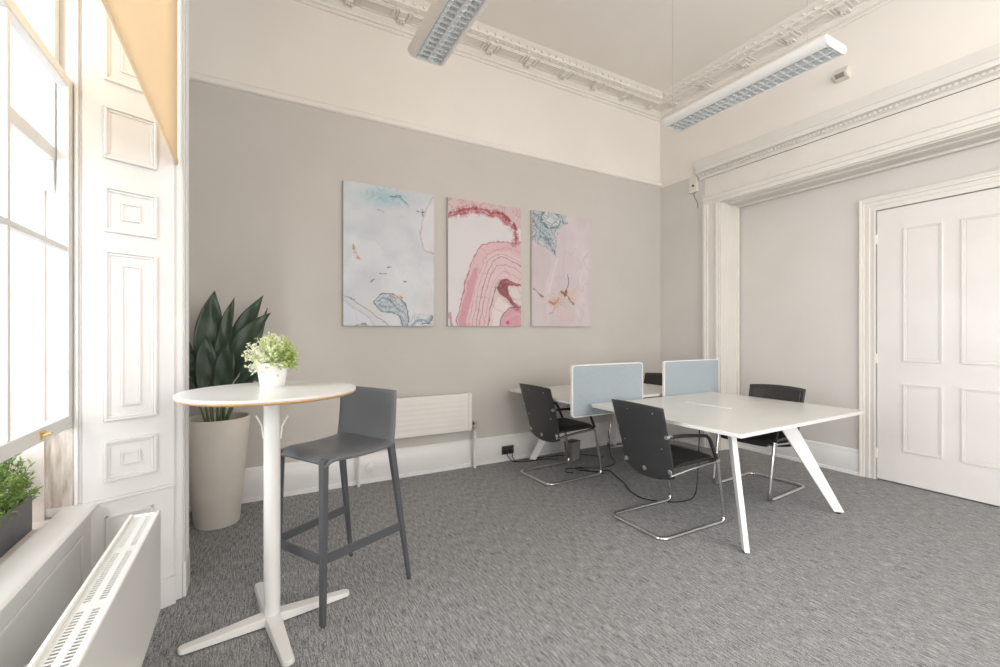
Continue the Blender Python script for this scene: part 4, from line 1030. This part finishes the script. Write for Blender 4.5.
A2.poly(smooth_poly([(0.68, 1.05), (0.70, 0.93), (0.78, 0.865), (0.9, 0.84), (1.05, 0.86), (1.05, 1.05)]), (214, 154, 168), 0.85)
A2.stroke([(0.68, 1.03), (0.70, 0.93), (0.78, 0.865), (0.9, 0.84), (1.02, 0.85)], 0.006, (150, 96, 110), 0.9)
A2.stroke([(0.76, 1.02), (0.79, 0.94), (0.9, 0.90), (1.0, 0.91)], 0.01, (226, 180, 190), 0.8)
A2.blob(0.80, 0.97, 0.035, 0.02, (196, 60, 110), 0.9)
A2.poly([(-0.1, -0.1), (1.1, -0.1), (1.1, 0.2), (0.93, 0.16), (0.8, 0.09), (0.6, 0.055), (0.35, 0.045), (0.2, 0.06), (0.1, 0.1), (-0.1, 0.12)], (214, 184, 184), 0.8)
tb = [(-0.02, 0.15), (0.10, 0.12), (0.20, 0.085), (0.35, 0.065), (0.5, 0.075), (0.65, 0.085), (0.8, 0.12), (0.90, 0.18), (0.93, 0.25), (0.90, 0.31)]
A2.stroke(tb, 0.045, (208, 146, 150), 0.8, 0.9); A2.stroke([(a, b_ - 0.012) for a, b_ in tb], 0.012, (172, 74, 84), 0.9, 1.5); A2.stroke([(a, b_ + 0.018) for a, b_ in tb], 0.007, (186, 96, 104), 0.9, 1.2)
A2.stroke([(0.6, 0.06), (0.75, 0.08), (0.88, 0.13), (0.96, 0.22)], 0.010, (150, 66, 80), 0.8, 1.8)
A2.veins(A2.near(tb, 0.055), 6, 14, (150, 58, 70), 0.85, 61); A2.veins(A2.near([(0.66, 0.69), (0.72, 0.64), (0.8, 0.75), (0.95, 0.84)], 0.06), 7, 10, (110, 40, 44), 0.7, 63)
A2.veins((V < 0.10) * 0.7, 5, 8, (186, 100, 110), 0.7, 65); A2.veins(A2.inside(smooth_poly(Lm) + [(1.1, 1.1), (0.1, 1.1)]), 2.0, 7, (190, 130, 142), 0.35, 67)
A2.stroke([(0.0, 0.95), (0.03, 0.90), (0.04, 1.0)], 0.012, (176, 110, 116), 0.7, 1)

A3 = Art((216, 203, 208), 80, 0.02)
A3.cloud((226, 216, 220), 3, 0.9, 90, 0.4, 0.7, (1.6, 0.6)); A3.cloud((204, 196, 202), 4, 0.6, 95, 0.5, 0.75, (1.5, 0.7)); A3.cloud((222, 200, 198), 5, 0.5, 99, 0.5, 0.75)
A3.poly(smooth_poly([(-0.1, 0.34), (0.12, 0.30), (0.3, 0.42), (0.2, 0.7), (0.25, 1.1), (-0.1, 1.1)]), (198, 186, 186), 0.35)
A3.poly(smooth_poly([(-0.1, -0.1), (0.55, -0.1), (0.52, 0.08), (0.42, 0.14), (0.34, 0.20), (0.38, 0.30), (0.34, 0.37), (0.26, 0.33), (0.18, 0.27), (-0.1, 0.25)]), (176, 192, 198), 0.75)
cir = [(0.30 + 0.15 * math.cos(a), 0.06 + 0.075 * math.sin(a)) for a in [k * PI / 6 for k in range(13)]]
A3.poly(cir, (214, 218, 222), 0.8)
A3.stroke(cir, 0.010, (92, 116, 130), 0.9, 1.0); A3.stroke([(0.28, 0.14), (0.34, 0.09), (0.4, 0.06)], 0.006, (90, 110, 124), 0.8)
A3.stroke([(0.02, 0.08), (0.08, 0.15), (0.18, 0.20), (0.28, 0.27), (0.34, 0.33), (0.37, 0.37)], 0.010, (98, 122, 134), 0.8, 1.4)
A3.stroke([(0.02, 0.22), (0.12, 0.23), (0.22, 0.24), (0.3, 0.24)], 0.010, (110, 136, 146), 0.8, 1.4); A3.stroke([(0.0, 0.02), (0.1, 0.05), (0.16, 0.12)], 0.012, (130, 152, 162), 0.7, 1.2)
A3.veins(A3.inside([(-0.1, -0.1), (0.5, -0.1), (0.42, 0.16), (0.38, 0.36), (0.25, 0.32), (-0.1, 0.25)]), 5, 9, (96, 118, 130), 0.7, 91); A3.veins(np.clip(1 - np.hypot((U - 0.45) / 0.3, (V - 0.77) / 0.1), 0, 1), 5, 8, (176, 112, 84), 0.7, 93); A3.veins(np.ones_like(U), 1.6, 4, (198, 178, 184), 0.5, 94)
A3.stroke([(0.48, 0.02), (0.50, 0.08), (0.56, 0.08)], 0.008, (110, 116, 124), 0.8, 1)
A3.stroke([(0.58, 0.54), (0.585, 0.62), (0.55, 0.69)], 0.006, (70, 50, 44), 0.95, 0.8)
A3.blob(0.62, 0.72, 0.22, 0.10, (224, 190, 168), 0.6, 0.9); A3.blob(0.36, 0.79, 0.14, 0.06, (216, 172, 140), 0.7, 0.9)
A3.stroke([(0.46, 0.69), (0.52, 0.72), (0.58, 0.745), (0.66, 0.79)], 0.012, (140, 92, 60), 0.9, 0.9); A3.stroke([(0.55, 0.69), (0.52, 0.73)], 0.018, (112, 74, 52), 0.9, 0.9)
A3.stroke([(0.26, 0.77), (0.32, 0.80), (0.38, 0.79), (0.42, 0.76)], 0.015, (186, 120, 84), 0.8, 1.2); A3.stroke([(0.37, 0.82), (0.33, 0.87), (0.26, 0.90)], 0.008, (196, 150, 130), 0.8)
A3.stroke([(0.03, 0.685), (0.10, 0.71), (0.18, 0.75)], 0.009, (130, 106, 104), 0.9, 0.9)
A3.stroke([(0.96, 0.3), (0.8, 0.45), (0.75, 0.62), (0.68, 0.7)], 0.006, (206, 182, 186), 0.8); A3.stroke([(0.4, 0.4), (0.33, 0.55), (0.28, 0.7)], 0.012, (232, 222, 216), 0.6)
A3.blob(0.52, 0.92, 0.3, 0.12, (226, 198, 196), 0.6, 0.9)

def canvas_mat(name, art):
    m = new_mat(name, (0.8, 0.8, 0.8), 0.45); a = nd(m, 'ShaderNodeVertexColor', layer_name='paint')
    m.node_tree.links.new(a.outputs[0], m.node_tree.nodes['Principled BSDF'].inputs['Base Color']); return m
M['cedge'] = new_mat('canvas_edge', (0.62, 0.58, 0.55), 0.6)
def canvas(x0, x1, z0, z1, art, label):
    yf = 4.072
    t = thing('wall_art', ((x0 + x1) / 2, YB, z0), 0, label, 'artwork', 'row of three marbled canvases')
    hw = (x1 - x0) / 2; h = z1 - z0; d = YB - yf
    xs_ = -hw + U * 2 * hw; zs = h - V * h
    vs = np.stack([xs_, np.full_like(xs_, -d), zs], -1).reshape(-1, 3)
    idx = np.arange(NX * NY).reshape(NY, NX)
    fs = np.stack([idx[1:, :-1], idx[1:, 1:], idx[:-1, 1:], idx[:-1, :-1]], -1).reshape(-1, 4)
    me = bpy.data.meshes.new('printed_face'); me.from_pydata(vs.tolist(), [], fs.tolist())
    ca = me.color_attributes.new('paint', 'FLOAT_COLOR', 'POINT')
    col = np.ones((NX * NY, 4)); col[:, :3] = np.clip(art.c.reshape(-1, 3), 0, 1)
    ca.data.foreach_set('color', col.ravel().astype(np.float32))
    me.materials.append(canvas_mat('marbled_ink_' + str(x0), art))
    o = bpy.data.objects.new('printed_face', me); C.objects.link(o); o.parent = t
    MB().box(-hw, hw, -d + 0.0008, -0.001, 0, h).build('canvas_block', M['cedge'], t, smooth=False)
canvas(0.692, 1.531, 1.420, 2.695, A1, 'left marbled canvas in pale grey with a bluish swirl at the bottom')
canvas(1.679, 2.521, 1.425, 2.695, A2, 'middle marbled canvas with concentric pink and dark red swirls')
canvas(2.664, 3.508, 1.430, 2.702, A3, 'right marbled canvas in pale pink with teal rings at top left')
